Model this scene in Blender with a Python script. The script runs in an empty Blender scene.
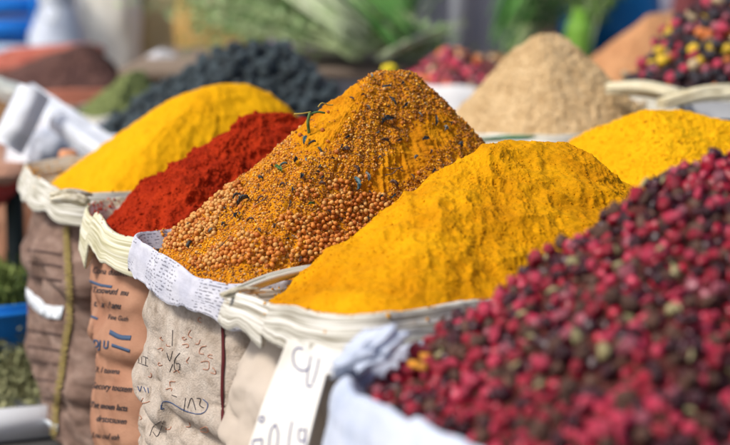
import bpy, bmesh, math, random
import numpy as np
from mathutils import Vector, Matrix, Euler
from mathutils.bvhtree import BVHTree

random.seed(7)
RNG = np.random.default_rng(7)
scene = bpy.context.scene
COL = scene.collection

# ------------------------------------------------------------------ camera, sky, sun, exposure
W, H, FPX = 730.0, 445.0, 1724.0          # photograph size and focal length in its pixels
PITCH = math.radians(9.0)
CAMZ = 0.37                                # above the sack rims (the ground is at GZ)
GZ = -0.40
cam_d = bpy.data.cameras.new("camera")
cam = bpy.data.objects.new("camera", cam_d)
COL.objects.link(cam)
cam.location = (0, 0, CAMZ)
cam.rotation_euler = (math.radians(90) - PITCH, 0, 0)
cam_d.lens = 85.0
cam_d.sensor_width = 36.0
cam_d.clip_start = 0.05
cam_d.clip_end = 200
cam_d.dof.use_dof = True
cam_d.dof.focus_distance = 2.03
cam_d.dof.aperture_fstop = 3.3
scene.camera = cam

SUN_EL, SUN_AZ = math.radians(48), math.radians(-120)   # azimuth measured from +Y, clockwise
sun_dir = Vector((math.sin(SUN_AZ) * math.cos(SUN_EL), math.cos(SUN_AZ) * math.cos(SUN_EL), math.sin(SUN_EL)))
world = bpy.data.worlds.new("World")
scene.world = world
world.use_nodes = True
nt = world.node_tree
nt.nodes.clear()
sky = nt.nodes.new("ShaderNodeTexSky")
sky.sky_type = 'NISHITA'
sky.sun_disc = False
sky.sun_elevation = SUN_EL
sky.sun_rotation = SUN_AZ
sky.air_density = 0.8
sky.dust_density = 3.0
sky.ozone_density = 0.6
bg = nt.nodes.new("ShaderNodeBackground")
bg.inputs[1].default_value = 0.115
wo = nt.nodes.new("ShaderNodeOutputWorld")
nt.links.new(sky.outputs[0], bg.inputs[0])
nt.links.new(bg.outputs[0], wo.inputs[0])
sl = bpy.data.lights.new("sun", 'SUN')
sl.energy = 2.7
sl.angle = math.radians(13)
sl.color = (1.0, 0.95, 0.87)
so = bpy.data.objects.new("sun", sl)
COL.objects.link(so)
so.rotation_euler = (-sun_dir).to_track_quat('-Z', 'Y').to_euler()
so.location = (-2, -2, 5)
scene.view_settings.view_transform = 'Standard'
scene.view_settings.look = 'None'
scene.view_settings.exposure = 0.15
scene.view_settings.gamma = 1.0
scene.render.engine = 'CYCLES'
scene.cycles.use_denoising = True
scene.cycles.max_bounces = 6

# ------------------------------------------------------------------ pixel helpers (layout of the photograph)
CP, SP = math.cos(PITCH), math.sin(PITCH)
ORG = Vector((0, 0, CAMZ))
def ray(px, py):
    u = (px - W / 2) / FPX; v = -(py - H / 2) / FPX
    return Vector((u, CP + v * SP, -SP + v * CP))
def at_d(px, py, D):
    r = ray(px, py); return ORG + r * (D / r.y)
def at_z(px, py, z=0.0):
    r = ray(px, py); return ORG + r * ((z - CAMZ) / r.z)
def project(P):
    P = np.asarray(P, float)
    x = P[..., 0]; y = P[..., 1]; z = P[..., 2] - CAMZ
    dep = y * CP - z * SP
    up = y * SP + z * CP
    return W / 2 + FPX * x / dep, H / 2 - FPX * up / dep, dep

# ------------------------------------------------------------------ numpy noise
def _h(ix, iy, iz, seed):
    with np.errstate(over='ignore'):
        h = (ix.astype(np.uint32) * np.uint32(374761393) + iy.astype(np.uint32) * np.uint32(668265263)
             + iz.astype(np.uint32) * np.uint32(2147483647 & 1274126177) + np.uint32(seed * 7919 + 13))
        h = (h ^ (h >> np.uint32(13))) * np.uint32(1274126177)
        h = (h ^ (h >> np.uint32(16))) * np.uint32(2246822519)
        h = h ^ (h >> np.uint32(15))
    return h.astype(np.float64) / 4294967295.0
def vnoise(P, seed=0):
    P = np.asarray(P, float)
    I = np.floor(P).astype(np.int64); F = P - I
    F = F * F * F * (F * (F * 6 - 15) + 10)
    r = 0
    for dx in (0, 1):
        wx = F[..., 0] if dx else 1 - F[..., 0]
        for dy in (0, 1):
            wy = F[..., 1] if dy else 1 - F[..., 1]
            for dz in (0, 1):
                wz = F[..., 2] if dz else 1 - F[..., 2]
                r = r + wx * wy * wz * _h(I[..., 0] + dx, I[..., 1] + dy, I[..., 2] + dz, seed)
    return r * 2 - 1
def fbm(P, freq, octv=4, seed=0, gain=0.5):
    P = np.asarray(P, float) * freq
    a, r, t = 1.0, 0, 0
    for o in range(octv):
        r = r + a * vnoise(P + 17.3 * o, seed + o); t += a
        P = P * 2.03; a *= gain
    return r / t * 1.5
def billow(P, freq, octv=3, seed=0):
    P = np.asarray(P, float) * freq
    a, r = 1.0, 0
    for o in range(octv):
        r = r + a * np.abs(vnoise(P + 9.1 * o, seed + o)); P = P * 2.1; a *= .5
    return r

# ------------------------------------------------------------------ mesh / object helpers
def mesh_np(name, V, Fq, mats=(), mi=None, smooth=True, uv=None):
    """V (n,3); Fq (m,k) with k = 3 or 4, or a list of such arrays"""
    V = np.asarray(V, np.float32)
    if not isinstance(Fq, (list, tuple)): Fq = [Fq]
    me = bpy.data.meshes.new(name)
    me.vertices.add(len(V)); me.vertices.foreach_set("co", V.ravel())
    li = np.concatenate([np.asarray(f, np.int32).ravel() for f in Fq])
    cnt = np.concatenate([np.full(len(f), np.asarray(f).shape[1], np.int32) for f in Fq])
    st = np.concatenate([[0], np.cumsum(cnt)[:-1]]).astype(np.int32)
    me.loops.add(len(li)); me.loops.foreach_set("vertex_index", li)
    me.polygons.add(len(cnt)); me.polygons.foreach_set("loop_start", st); me.polygons.foreach_set("loop_total", cnt)
    me.update(calc_edges=True)
    me.polygons.foreach_set("use_smooth", np.full(len(cnt), smooth))
    for m in mats: me.materials.append(m)
    if mi is not None: me.polygons.foreach_set("material_index", np.asarray(mi, np.int32))
    if uv is not None:
        l = me.uv_layers.new(name="UVMap")
        l.data.foreach_set("uv", np.asarray(uv, np.float32)[li].ravel())
    me.validate()
    return me
def link(name, me, loc=(0, 0, 0), parent=None):
    o = bpy.data.objects.new(name, me)
    COL.objects.link(o)
    o.location = loc
    if parent: o.parent = parent
    return o
def put(name, V, F, mats, origin=(0, 0, 0), parent=None, pworld=(0, 0, 0), **k):
    """vertices in world space; origin = world origin of the object; pworld = world location of its parent"""
    V = np.asarray(V, float) - np.asarray(origin, float)
    me = mesh_np(name, V, F, mats if isinstance(mats, (list, tuple)) else [mats], **k)
    return link(name, me, Vector(origin) - Vector(pworld), parent)
def tag(o, label=None, cat=None, group=None, kind=None):
    if label: o['label'] = label
    if cat: o['category'] = cat
    if group: o['group'] = group
    if kind: o['kind'] = kind
    return o
def empty(name, loc, label, cat, group=None):
    o = bpy.data.objects.new(name, None); COL.objects.link(o); o.location = loc
    o.empty_display_size = .05
    return tag(o, label, cat, group)
def grid_faces(nr, nc, wrap=True):
    r = np.arange(nr - 1)[:, None]; c = np.arange(nc if wrap else nc - 1)[None, :]
    c2 = (c + 1) % nc
    a = r * nc + c; b = r * nc + c2; d = (r + 1) * nc + c; e = (r + 1) * nc + c2
    return np.stack([a, b, e, d], -1).reshape(-1, 4)
def grid_normals(P, wrap=True):
    """P (r,c,3)"""
    dc = (np.roll(P, -1, 1) - np.roll(P, 1, 1)) if wrap else np.gradient(P, axis=1)
    dr = np.gradient(P, axis=0)
    n = np.cross(dc, dr)
    n /= np.linalg.norm(n, axis=-1, keepdims=True) + 1e-12
    return n
def bm_to_np(bm):
    bm.verts.ensure_lookup_table()
    V = np.array([v.co[:] for v in bm.verts]); F = np.array([[v.index for v in f.verts] for f in bm.faces])
    bm.free(); return V, F
def ico(sub, rad=1.0):
    bm = bmesh.new(); bmesh.ops.create_icosphere(bm, subdivisions=sub, radius=rad)
    bm.verts.index_update()
    return bm_to_np(bm)

# ------------------------------------------------------------------ materials
def ramp_cols(nt, fac, stops):
    r = nt.nodes.new("ShaderNodeValToRGB")
    e = r.color_ramp.elements
    while len(e) < len(stops): e.new(0.5)
    for el, (p, c) in zip(e, stops): el.position = p; el.color = (*c, 1)
    nt.links.new(fac, r.inputs[0]); return r.outputs[0]
def noise_tex(nt, scale, detail=3, rough=.55, coord=None, dist=0):
    n = nt.nodes.new("ShaderNodeTexNoise"); n.inputs['Scale'].default_value = scale
    n.inputs['Detail'].default_value = detail; n.inputs['Roughness'].default_value = rough
    n.inputs['Distortion'].default_value = dist
    if coord is not None: nt.links.new(coord, n.inputs['Vector'])
    return n.outputs[0]
def mat(name, c1, c2=None, c3=None, scale=20, fine=0, rough=.8, bump=0, bscale=200, spec=.3, sheen=0,
        trans=0, sss=0, metal=0, stretch=None, uvc=False, rand=0, detail=3, extra=None, coat=0, tight=0):
    m = bpy.data.materials.new(name); m.use_nodes = True
    nt = m.node_tree; b = nt.nodes["Principled BSDF"]
    tc = nt.nodes.new("ShaderNodeTexCoord"); co = tc.outputs['UV' if uvc else 'Object']
    if stretch:
        mp = nt.nodes.new("ShaderNodeMapping"); mp.inputs['Scale'].default_value = stretch
        nt.links.new(co, mp.inputs[0]); cs = mp.outputs[0]
    else: cs = co
    if c2 is None: colr = None; b.inputs['Base Color'].default_value = (*c1, 1)
    else:
        f = noise_tex(nt, scale, detail, .6, cs)
        st = [(.33, c1), (.67, c2)] if c3 is None else [(.3 + tight, c1), (.5, c2), (.7 - tight, c3)]
        colr = ramp_cols(nt, f, st)
        if fine:
            g = noise_tex(nt, fine, 2, .6, co)
            mx = nt.nodes.new("ShaderNodeMix"); mx.data_type = 'RGBA'; mx.blend_type = 'MULTIPLY'
            mx.inputs[0].default_value = .55
            nt.links.new(colr, mx.inputs[6])
            gg = ramp_cols(nt, g, [(.3, (.72, .72, .72)), (.62, (1, 1, 1))]); nt.links.new(gg, mx.inputs[7])
            colr = mx.outputs[2]
    if extra: colr = extra(nt, colr, tc)
    if rand:
        oi = nt.nodes.new("ShaderNodeObjectInfo"); hs = nt.nodes.new("ShaderNodeHueSaturation")
        mr = nt.nodes.new("ShaderNodeMapRange"); mr.inputs[3].default_value = 1 - rand; mr.inputs[4].default_value = 1 + rand
        nt.links.new(oi.outputs['Random'], mr.inputs[0]); nt.links.new(mr.outputs[0], hs.inputs['Value'])
        if colr: nt.links.new(colr, hs.inputs['Color'])
        else: hs.inputs['Color'].default_value = (*c1, 1)
        colr = hs.outputs[0]
    if colr: nt.links.new(colr, b.inputs['Base Color'])
    b.inputs['Roughness'].default_value = rough
    b.inputs['Specular IOR Level'].default_value = spec
    b.inputs['Metallic'].default_value = metal
    if coat: b.inputs['Coat Weight'].default_value = coat; b.inputs['Coat Roughness'].default_value = .25
    if sheen: b.inputs['Sheen Weight'].default_value = sheen
    if trans: b.inputs['Transmission Weight'].default_value = trans
    if sss:
        b.inputs['Subsurface Weight'].default_value = sss; b.inputs['Subsurface Radius'].default_value = (.01, .005, .003)
        b.inputs['Subsurface Scale'].default_value = .5
    if bump:
        g = noise_tex(nt, bscale, 4, .65, cs if stretch else co)
        bp = nt.nodes.new("ShaderNodeBump"); bp.inputs['Strength'].default_value = bump; bp.inputs['Distance'].default_value = .002
        nt.links.new(g, bp.inputs['Height']); nt.links.new(bp.outputs[0], b.inputs['Normal'])
    return m

M = {}
M['yellow_powder'] = mat('turmeric_bright', (.83, .395, .003), (.89, .46, .004), scale=9, fine=500, rough=.95, bump=.5, bscale=450, spec=.1)
M['gold_powder'] = mat('turmeric_gold', (.60, .245, .0015), (.81, .385, .003), scale=14, fine=420, rough=.95, bump=.4, bscale=380, spec=.1)
M['grain_powder'] = mat('turmeric_grainy', (.84, .43, .004), (.91, .51, .007), scale=14, fine=330, rough=.95, bump=.9, bscale=330, spec=.1)
M['red_powder'] = mat('chilli_powder', (.31, .018, .004), (.46, .034, .006), scale=22, fine=300, rough=.95, bump=.8, bscale=300, spec=.1)
M['beige_powder'] = mat('beige_powder', (.60, .42, .22), (.76, .57, .33), scale=30, fine=220, rough=.95, bump=.8, bscale=260, spec=.1)
M['mix_powder'] = mat('curry_powder', (.58, .20, .005), (.76, .32, .007), scale=25, fine=500, rough=.95, bump=.6, bscale=500, spec=.1)
M['brown_powder'] = mat('brown_powder', (.50, .24, .11), (.62, .32, .15), scale=20, fine=200, rough=.95, bump=.6, bscale=200, spec=.1)
M['dark_powder'] = mat('dark_powder', (.09, .045, .04), (.15, .075, .06), scale=20, fine=120, rough=.9, bump=.6, bscale=200, spec=.2)
M['green_powder'] = mat('green_powder', (.12, .15, .05), (.22, .26, .10), scale=60, fine=120, rough=.9, bump=.9, bscale=120, spec=.1)
M['heap_dark'] = mat('heap_shadow_layer', (.07, .012, .012), (.10, .03, .02), scale=80, rough=.9)  # dark colour stands in for shade in the gaps between berries
M['crumb_a'] = mat('crumb_orange', (.56, .19, .015), (.72, .30, .04), scale=200, rough=.85)
M['crumb_b'] = mat('crumb_brown', (.24, .08, .015), (.34, .13, .03), scale=200, rough=.85)
M['crumb_c'] = mat('crumb_yellow', (.86, .44, .03), (.92, .52, .08), scale=200, rough=.85)
M['crumb_d'] = mat('crumb_tan', (.62, .36, .14), (.7, .44, .2), scale=200, rough=.85)
M['crumb_y'] = mat('crumb_turmeric', (.86, .47, .006), rough=.95, spec=.1)
M['crumb_y2'] = mat('crumb_turmeric_deep', (.42, .13, .005), rough=.95, spec=.1)
M['crumb_r'] = mat('crumb_chilli', (.42, .03, .006), rough=.95, spec=.1)
M['crumb_s'] = mat('crumb_beige', (.56, .38, .19), (.72, .54, .3), scale=120, rough=.95, spec=.1)
M['seed_a'] = mat('seed_orange', (.56, .17, .02), (.70, .27, .05), scale=150, rough=.6, rand=.12, spec=.4)
M['seed_b'] = mat('seed_tan', (.62, .30, .07), (.74, .40, .12), scale=150, rough=.65, rand=.12, spec=.4)
M['seed_c'] = mat('seed_rust', (.40, .10, .012), (.52, .16, .025), scale=150, rough=.6, rand=.12, spec=.4)

def berry_mat(n, a, b, **k):
    return mat(n, a, b, scale=130, detail=4, rough=k.pop('rough', .30), spec=.6, bump=.5, bscale=260, rand=.22, **k)
M['b_red'] = berry_mat('berry_red', (.10, .004, .012), (.62, .014, .050))
M['b_crim'] = berry_mat('berry_crimson', (.30, .008, .035), (.78, .06, .13))
M['b_dark'] = berry_mat('berry_dark', (.010, .003, .006), (.09, .008, .02))
M['b_brown'] = berry_mat('berry_brown', (.035, .014, .010), (.17, .07, .04), rough=.7)
M['b_mauve'] = berry_mat('berry_mauve', (.20, .035, .06), (.48, .12, .16))
M['b_pale'] = berry_mat('berry_pale', (.22, .20, .07), (.50, .42, .22), rough=.6)
M['b_gold'] = berry_mat('berry_gold', (.75, .26, .02), (.85, .42, .03))
M['m_black'] = berry_mat('pepper_black', (.012, .012, .018), (.05, .035, .05))
M['m_orange'] = berry_mat('pepper_orange', (.55, .11, .02), (.72, .26, .05))
M['m_yellow'] = berry_mat('pepper_yellow', (.75, .45, .01), (.86, .60, .03))
M['m_cream'] = berry_mat('pepper_cream', (.48, .33, .18), (.70, .54, .32))
M['lime'] = mat('dried_lime_skin', (.010, .020, .026), (.05, .075, .088), (.16, .20, .21), scale=45, rough=.55, bump=.7, bscale=120, rand=.35, spec=.4)  # palest blue-grey tone paints soft highlights into the skin colour
M['herb_dark'] = mat('herb_dark', (.03, .035, .04), (.12, .12, .12), scale=150, rough=.7)
M['herb_green'] = mat('herb_green', (.05, .12, .03), (.16, .26, .08), scale=80, rough=.6)
M['herb_blue'] = mat('herb_bluegrey', (.05, .12, .14), (.16, .25, .27), scale=80, rough=.5)
M['hg'] = mat('herb_grey', (.15, .17, .17), (.32, .33, .31), scale=90)
M['herb_brown'] = mat('herb_brown', (.10, .05, .04), (.25, .16, .12), scale=100, rough=.8)
M['stem'] = mat('herb_stem', (.42, .30, .06), (.5, .4, .1), scale=60, rough=.6)

# ---- cloths.  UV is in metres: u along the rim, v across the cloth
def print_lines(nt, colr, tc, pitch=.0042, ink=(.03, .03, .06), dens=.5, ustr=190, width=.42, xmax=None):
    """rows of broken ink marks (newsprint seen from afar)"""
    N, L = nt.nodes, nt.links
    sep = N.new("ShaderNodeSeparateXYZ"); L.new(tc.outputs['UV'], sep.inputs[0])
    fr = N.new("ShaderNodeMath"); fr.operation = 'MULTIPLY'; fr.inputs[1].default_value = 1 / pitch; L.new(sep.outputs[1], fr.inputs[0])
    fc = N.new("ShaderNodeMath"); fc.operation = 'FRACT'; L.new(fr.outputs[0], fc.inputs[0])
    fl = N.new("ShaderNodeMath"); fl.operation = 'FLOOR'; L.new(fr.outputs[0], fl.inputs[0])
    lt = N.new("ShaderNodeMath"); lt.operation = 'LESS_THAN'; lt.inputs[1].default_value = width; L.new(fc.outputs[0], lt.inputs[0])
    us = N.new("ShaderNodeMath"); us.operation = 'MULTIPLY'; us.inputs[1].default_value = ustr; L.new(sep.outputs[0], us.inputs[0])
    cb = N.new("ShaderNodeCombineXYZ"); L.new(us.outputs[0], cb.inputs[0]); L.new(fl.outputs[0], cb.inputs[1]); L.new(fc.outputs[0], cb.inputs[2])
    n1 = noise_tex(nt, 1.0, 1, .5, cb.outputs[0])
    g1 = N.new("ShaderNodeMath"); g1.operation = 'GREATER_THAN'; g1.inputs[1].default_value = dens; L.new(n1, g1.inputs[0])
    n2 = noise_tex(nt, 14, 2, .5, tc.outputs['UV'])
    g2 = N.new("ShaderNodeMath"); g2.operation = 'GREATER_THAN'; g2.inputs[1].default_value = .42; L.new(n2, g2.inputs[0])
    m1 = N.new("ShaderNodeMath"); m1.operation = 'MULTIPLY'; L.new(lt.outputs[0], m1.inputs[0]); L.new(g1.outputs[0], m1.inputs[1])
    m2 = N.new("ShaderNodeMath"); m2.operation = 'MULTIPLY'; L.new(m1.outputs[0], m2.inputs[0]); L.new(g2.outputs[0], m2.inputs[1])
    m3 = N.new("ShaderNodeMath"); m3.operation = 'MULTIPLY'; m3.inputs[1].default_value = .6; L.new(m2.outputs[0], m3.inputs[0])
    mx = N.new("ShaderNodeMix"); mx.data_type = 'RGBA'; L.new(m3.outputs[0], mx.inputs[0]); L.new(colr, mx.inputs[6]); mx.inputs[7].default_value = (*ink, 1)
    return mx.outputs[2]
M['cuff_news'] = mat('newsprint_cuff', (.50, .51, .60), (.70, .70, .77), scale=30, rough=.75, bump=.4, bscale=300, uvc=True, extra=print_lines)
M['cuff_cream'] = mat('cream_cuff', (.34, .32, .24), (.64, .62, .53), (.84, .83, .78), scale=30, rough=.7, bump=.25, bscale=30, uvc=True, stretch=(.35, 9, 1), tight=.08)
M['cuff_white'] = mat('cream_white_cuff', (.26, .23, .17), (.60, .58, .50), (.84, .82, .77), scale=26, rough=.7, bump=.35, bscale=26, uvc=True, stretch=(.3, 12, 1), tight=.08)
M['cuff_yellow'] = mat('yellowish_cuff', (.42, .39, .22), (.66, .63, .44), (.82, .80, .66), scale=26, rough=.65, bump=.2, bscale=26, uvc=True, stretch=(.3, 9, 1), tight=.08)
M['cuff_blue'] = mat('bluish_white_cloth', (.46, .53, .68), (.70, .75, .86), scale=9, rough=.8, bump=.3, bscale=150)
M['bag_brown'] = mat('brown_woven_bag', (.14, .085, .065), (.24, .155, .12), (.38, .27, .22), scale=14, rough=.8, bump=.4, bscale=500, uvc=True, stretch=(1, 2.2, 1))
M['bag_kraft'] = mat('kraft_bag', (.36, .17, .10), (.50, .27, .17), scale=14, rough=.75, bump=.3, bscale=300)
M['bag_felt'] = mat('grey_felt_bag', (.40, .32, .25), (.57, .48, .40), (.67, .59, .51), scale=40, fine=260, rough=.95, bump=1.0, bscale=420)
M['bag_sand'] = mat('sand_bag', (.50, .42, .34), (.60, .52, .44), scale=8, rough=.75, bump=.15, bscale=200)
M['bag_dark'] = mat('dark_bag', (.16, .12, .10), (.26, .2, .17), scale=10, rough=.85, bump=.4, bscale=300)
M['ink_black'] = mat('ink_black', (.05, .045, .05), rough=.6)
M['ink_blue'] = mat('ink_blue', (.03, .08, .22), rough=.6)
M['ink_rust'] = mat('ink_rust', (.50, .22, .13), rough=.7)
M['ink_navy'] = mat('ink_navy', (.07, .08, .24), rough=.6)
M['print_blue'] = mat('print_blue', (.06, .10, .18), rough=.6)
M['cord'] = mat('yellow_cord', (.26, .19, .05), (.42, .33, .12), scale=200, rough=.8)
M['cord_red'] = mat('maroon_cord', (.10, .012, .015), rough=.8)
M['card'] = mat('price_card_paper', (.70, .67, .60), (.84, .82, .77), (.87, .86, .83), scale=14, rough=.6, bump=.2, bscale=60)
M['film'] = mat('white_film', (.66, .72, .78), (.8, .84, .88), scale=20, rough=.35)

# ------------------------------------------------------------------ loops, sacks, heaps
def rounded_loop(corners, n, cut=.16, it=4):
    P = np.array(corners, float)
    for k in range(it):
        Q = np.roll(P, -1, 0); c = cut if k == 0 else .25
        P = np.stack([P * (1 - c) + Q * c, P * c + Q * (1 - c)], 1).reshape(-1, 3)
    d = np.linalg.norm(np.roll(P, -1, 0) - P, axis=1); s = np.concatenate([[0], np.cumsum(d)])
    PP = np.vstack([P, P[:1]]); t = np.linspace(0, s[-1], n, endpoint=False)
    out = np.stack([np.interp(t, s, PP[:, i]) for i in range(3)], 1)
    return out, s[-1]
def loop_out(Lp):
    t = np.roll(Lp, -1, 0) - np.roll(Lp, 1, 0); t[:, 2] = 0
    t /= np.linalg.norm(t, axis=1, keepdims=True)
    n = np.stack([t[:, 1], -t[:, 0], np.zeros(len(t))], 1)
    c = Lp.mean(0)
    if ((Lp - c) * n).sum() < 0: n = -n
    for _ in range(3): n = (np.roll(n, 1, 0) + n + np.roll(n, -1, 0)); n /= np.linalg.norm(n, axis=1, keepdims=True)
    return n

BVHS = {}
def sack(key, name, label, corners, bodym, cuffm, cuff_h=.045, flare=.012, creases=(), puff=.008, n=260, nz=110,
         seed=1, bot=.95, cuff_w=.004, cut=.16, lumps=None, cord=None, roll=1.0, ragged=.01, group=None, neck=.012, gz=None):
    gz = GZ if gz is None else gz
    Lp, length = rounded_loop(corners, n, cut)
    no = loop_out(Lp); c = Lp.mean(0)
    base = (c[0], c[1], gz)
    root = empty(name, base, label, 'sack', group)
    u = np.linspace(0, length, n, endpoint=False)
    # body ---------------------------------------------------------
    t = np.linspace(0, 1, nz)[:, None]
    sc = bot + (1 - bot) * np.minimum(1, t * 1.6)
    rim = Lp[None, :, :]
    XY = c[:2] + (rim[..., :2] - c[:2]) * sc[..., None]
    Z = gz + (rim[..., 2] - .012 - gz) * t
    P = np.concatenate([XY, Z[..., None]], -1)
    off = .008 * np.sin(np.pi * np.clip(t * 1.05, 0, 1)) - neck * np.clip((t - .80) / .12, 0, 1)
    off = off - .02 * np.clip(1 - t / .06, 0, 1) ** 2
    off = off + puff * fbm(P * [1, 1, 1.0], 11, 3, seed) + puff * .3 * fbm(P, 45, 3, seed + 5)
    for (z0, amp, wid, slope, sd) in creases:
        zc = z0 + slope * np.sin(u * 9 + sd)[None, :] + .02 * vnoise(np.stack([u * 7, u * 0 + sd, u * 0], -1), sd)[None, :]
        d = (P[..., 2] - zc)
        m = .5 + .5 * np.tanh(4 * vnoise(np.stack([u * 6, u * 0 + sd * 3.1, u * 0], -1), sd + 3))[None, :]
        off = off - amp * (.35 + .65 * m) * np.exp(-(d / wid) ** 2) + amp * .7 * np.exp(-((d - wid * 2.2) / (wid * 1.6)) ** 2)
    cr = P * [1, 1, 1.5]; off = off - .0035 * np.exp(-(vnoise(cr * 13, seed + 81) / .06) ** 2) * np.clip(.5 + vnoise(cr * 9, seed + 83), 0, 1) - .002 * np.exp(-(vnoise(cr * 30, seed + 85) / .08) ** 2) * np.clip(.5 + vnoise(cr * 14, seed + 87), 0, 1)
    if lumps: off = off + lumps(P, u)
    P = P + no[None] * off[..., None]
    vs = np.linspace(0, 1, nz)[:, None] * (0 - gz) + 0 * u[None, :]
    UV = np.stack([np.broadcast_to(u[None, :], vs.shape), vs], -1).reshape(-1, 2)
    V = P.reshape(-1, 3)
    F = [grid_faces(nz, n)]
    cb = len(V); V = np.vstack([V, [[c[0], c[1], gz + .002]]]); UV = np.vstack([UV, [[0, 0]]])
    ii = np.arange(n); F.append(np.stack([(ii + 1) % n, ii, np.full(n, cb)], 1))
    body = put('body', V, F, bodym, base, root, base, uv=UV)
    bv = BVHTree.FromPolygons([tuple(v) for v in V], [tuple(int(i) for i in f) for f in F[0]])
    BVHS[key] = bv
    # cuff ---------------------------------------------------------
    prof = [(-.040, -.075), (-.030, -.045), (-.010, -.014), (.001, .001), (.006, .006), (.012, .003), (.016, -.008)]
    prof += [(.018 + flare * q * .5, -.008 - (cuff_h - .008) * q) for q in (.2, .4, .6, .8, .93)]
    prof += [(.014 + flare * .5, -cuff_h - .002), (.008 + flare * .4, -cuff_h + .004), (.004, -cuff_h * .6), (-.004, -.02), (-.026, -.05), (-.038, -.077)]
    pr = np.array(prof); k2 = []
    for i in range(len(pr)):                       # denser profile
        a, b = pr[i], pr[(i + 1) % len(pr)]
        for q in (0, .25, .5, .75): k2.append(a * (1 - q) + b * q)
    pr = np.array(k2); m = len(pr)
    for _ in range(2): pr = (np.roll(pr, 1, 0) + 2 * pr + np.roll(pr, -1, 0)) / 4
    pr[:, 0] *= np.where(pr[:, 0] > 0, roll * .72, 1)
    cl = np.concatenate([[0], np.cumsum(np.linalg.norm(np.diff(pr, axis=0), axis=1))])
    uu = np.stack([u, u * 0, u * 0 + seed], -1)
    hv = 1 + .22 * fbm(uu, 9, 3, seed + 11)
    wob = .006 * fbm(uu, 10, 3, seed + 21)
    rz = ragged * .6 * fbm(uu, 9, 3, seed + 31)
    o_ = pr[:, 0][:, None] + 0 * u[None]; z_ = pr[:, 1][:, None] * np.where(pr[:, 0][:, None] > .004, hv[None], 1)
    Q = Lp[None] + no[None] * (o_ + wob[None])[..., None]
    hem = (.5 + .5 * np.tanh((-pr[:, 1] - cuff_h * .6) / .006)) * (pr[:, 0] > .004)
    Q[..., 2] += z_ + rz[None] + hem[:, None] * (.007 * fbm(uu, 34, 3, seed + 71))[None]
    fold = np.stack([np.broadcast_to(u[None] * 5, o_.shape), Q[..., 2] * 0 + cl[:, None] * 110, o_ * 0 + seed], -1)
    crink = np.stack([np.broadcast_to(u[None] * 38, o_.shape), cl[:, None] * 22 + 0 * o_, o_ * 0 + seed], -1)
    fadeq = np.clip(.4 + 1.2 * vnoise(fold * .5, seed + 66), 0, 1)
    nn = grid_normals(Q); cen = Q.mean(0, keepdims=True)
    s = np.sign(((Q - cen) * nn).sum(-1).mean()); nn = nn * s
    Q = Q + nn * (cuff_w * .10 * fbm(fold, 1, 3, seed + 41) + cuff_w * .45 * (.4 - billow(crink, .6, 3, seed + 51)) - .0030 * np.exp(-(vnoise(crink * .45, seed + 61) / .07) ** 2) * fadeq)[..., None]
    UVc = np.stack([np.broadcast_to(u[None], o_.shape), cl[:, None] + 0 * o_], -1).reshape(-1, 2)
    Fc = grid_faces(m, n)
    last = np.stack([(m - 1) * n + ii, (m - 1) * n + (ii + 1) % n, (ii + 1) % n, ii], 1)
    cuff = put('folded_rim', Q.reshape(-1, 3), [Fc, last], cuffm, base, root, base, uv=UVc)
    BVHS[key + '_cuff'] = BVHTree.FromPolygons([tuple(v) for v in Q.reshape(-1, 3)], [tuple(int(i) for i in f) for f in Fc])
    return root, body, cuff, base, Lp

def heap(key, name, label, cat, corners, ridge, matl, inset=.012, zoff=-.02, p=1.0, flat=.05, n=500, ns=260, amp=.004, seed=1,
         streak=.002, lump=40, fine=.0008, shape=None, fineq=160, extra=None):
    """ridge: two world points; the heap falls from that ridge to the rim loop"""
    Lp, _ = rounded_loop(corners, n)
    no = loop_out(Lp); c = Lp.mean(0)
    B = Lp - no * inset; B[:, 2] += zoff
    a, b = np.array(ridge[0], float), np.array(ridge[1], float)
    ab = b - a; den = (ab[:2] ** 2).sum() + 1e-9
    q = np.clip(((B[:, :2] - a[:2]) @ ab[:2]) / den, 0, 1)
    A = a + ab * q[:, None]
    s = np.linspace(0, 1, ns)[:, None]
    P = A[None] + (B - A)[None] * s[..., None]
    prof = 1 - s                                              # straight cone
    prof = 1 - (np.sqrt(s * s + flat * flat) - flat) / (math.sqrt(1 + flat * flat) - flat)
    prof = np.clip(prof, 0, 1) ** p
    if shape is not None: prof = shape(s, prof, P)
    P[..., 2] = B[None, :, 2] + (A[None, :, 2] - B[None, :, 2]) * prof
    nr = grid_normals(P); nr[nr[..., 2] < 0] *= -1; nr[0] = [0, 0, 1]
    fall = np.clip(s * 12, .15, 1) * np.clip((1 - s) * 10, 0, 1)
    th = np.linspace(0, 1, n, endpoint=False)
    circ = np.stack([np.cos(th * 6.283), np.sin(th * 6.283)], -1) * 9
    st = np.stack([circ[:, 0][None] + 0 * s, circ[:, 1][None] + 0 * s, s * 2.2 + 0 * th[None]], -1)
    d = amp * fbm(P, 16, 3, seed) * 1.2 + amp * (.45 - billow(P, lump, 3, seed + 3)) * 1.0 + streak * np.clip(s * 2.2 - .15, 0, 1) * fbm(st, 1.6, 3, seed + 7)
    d = d * fall + fine * fbm(P, fineq, 3, seed + 9, .65)
    if extra is not None: d = d + extra(P, fall)
    P = P + nr * d[..., None]
    nr = grid_normals(P); nr[nr[..., 2] < 0] *= -1
    base = (c[0], c[1], float(B[:, 2].min()))
    V = P.reshape(-1, 3); ii = np.arange(n)
    o = put(name, V, grid_faces(ns, n), matl, base)
    tag(o, label, cat)
    BVHS[key] = BVHTree.FromPolygons([tuple(v) for v in P[::4, ::4].reshape(-1, 3)], [tuple(int(i) for i in f) for f in grid_faces(len(range(0, ns, 4)), len(range(0, n, 4)))])
    return o, P, nr, base

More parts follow.
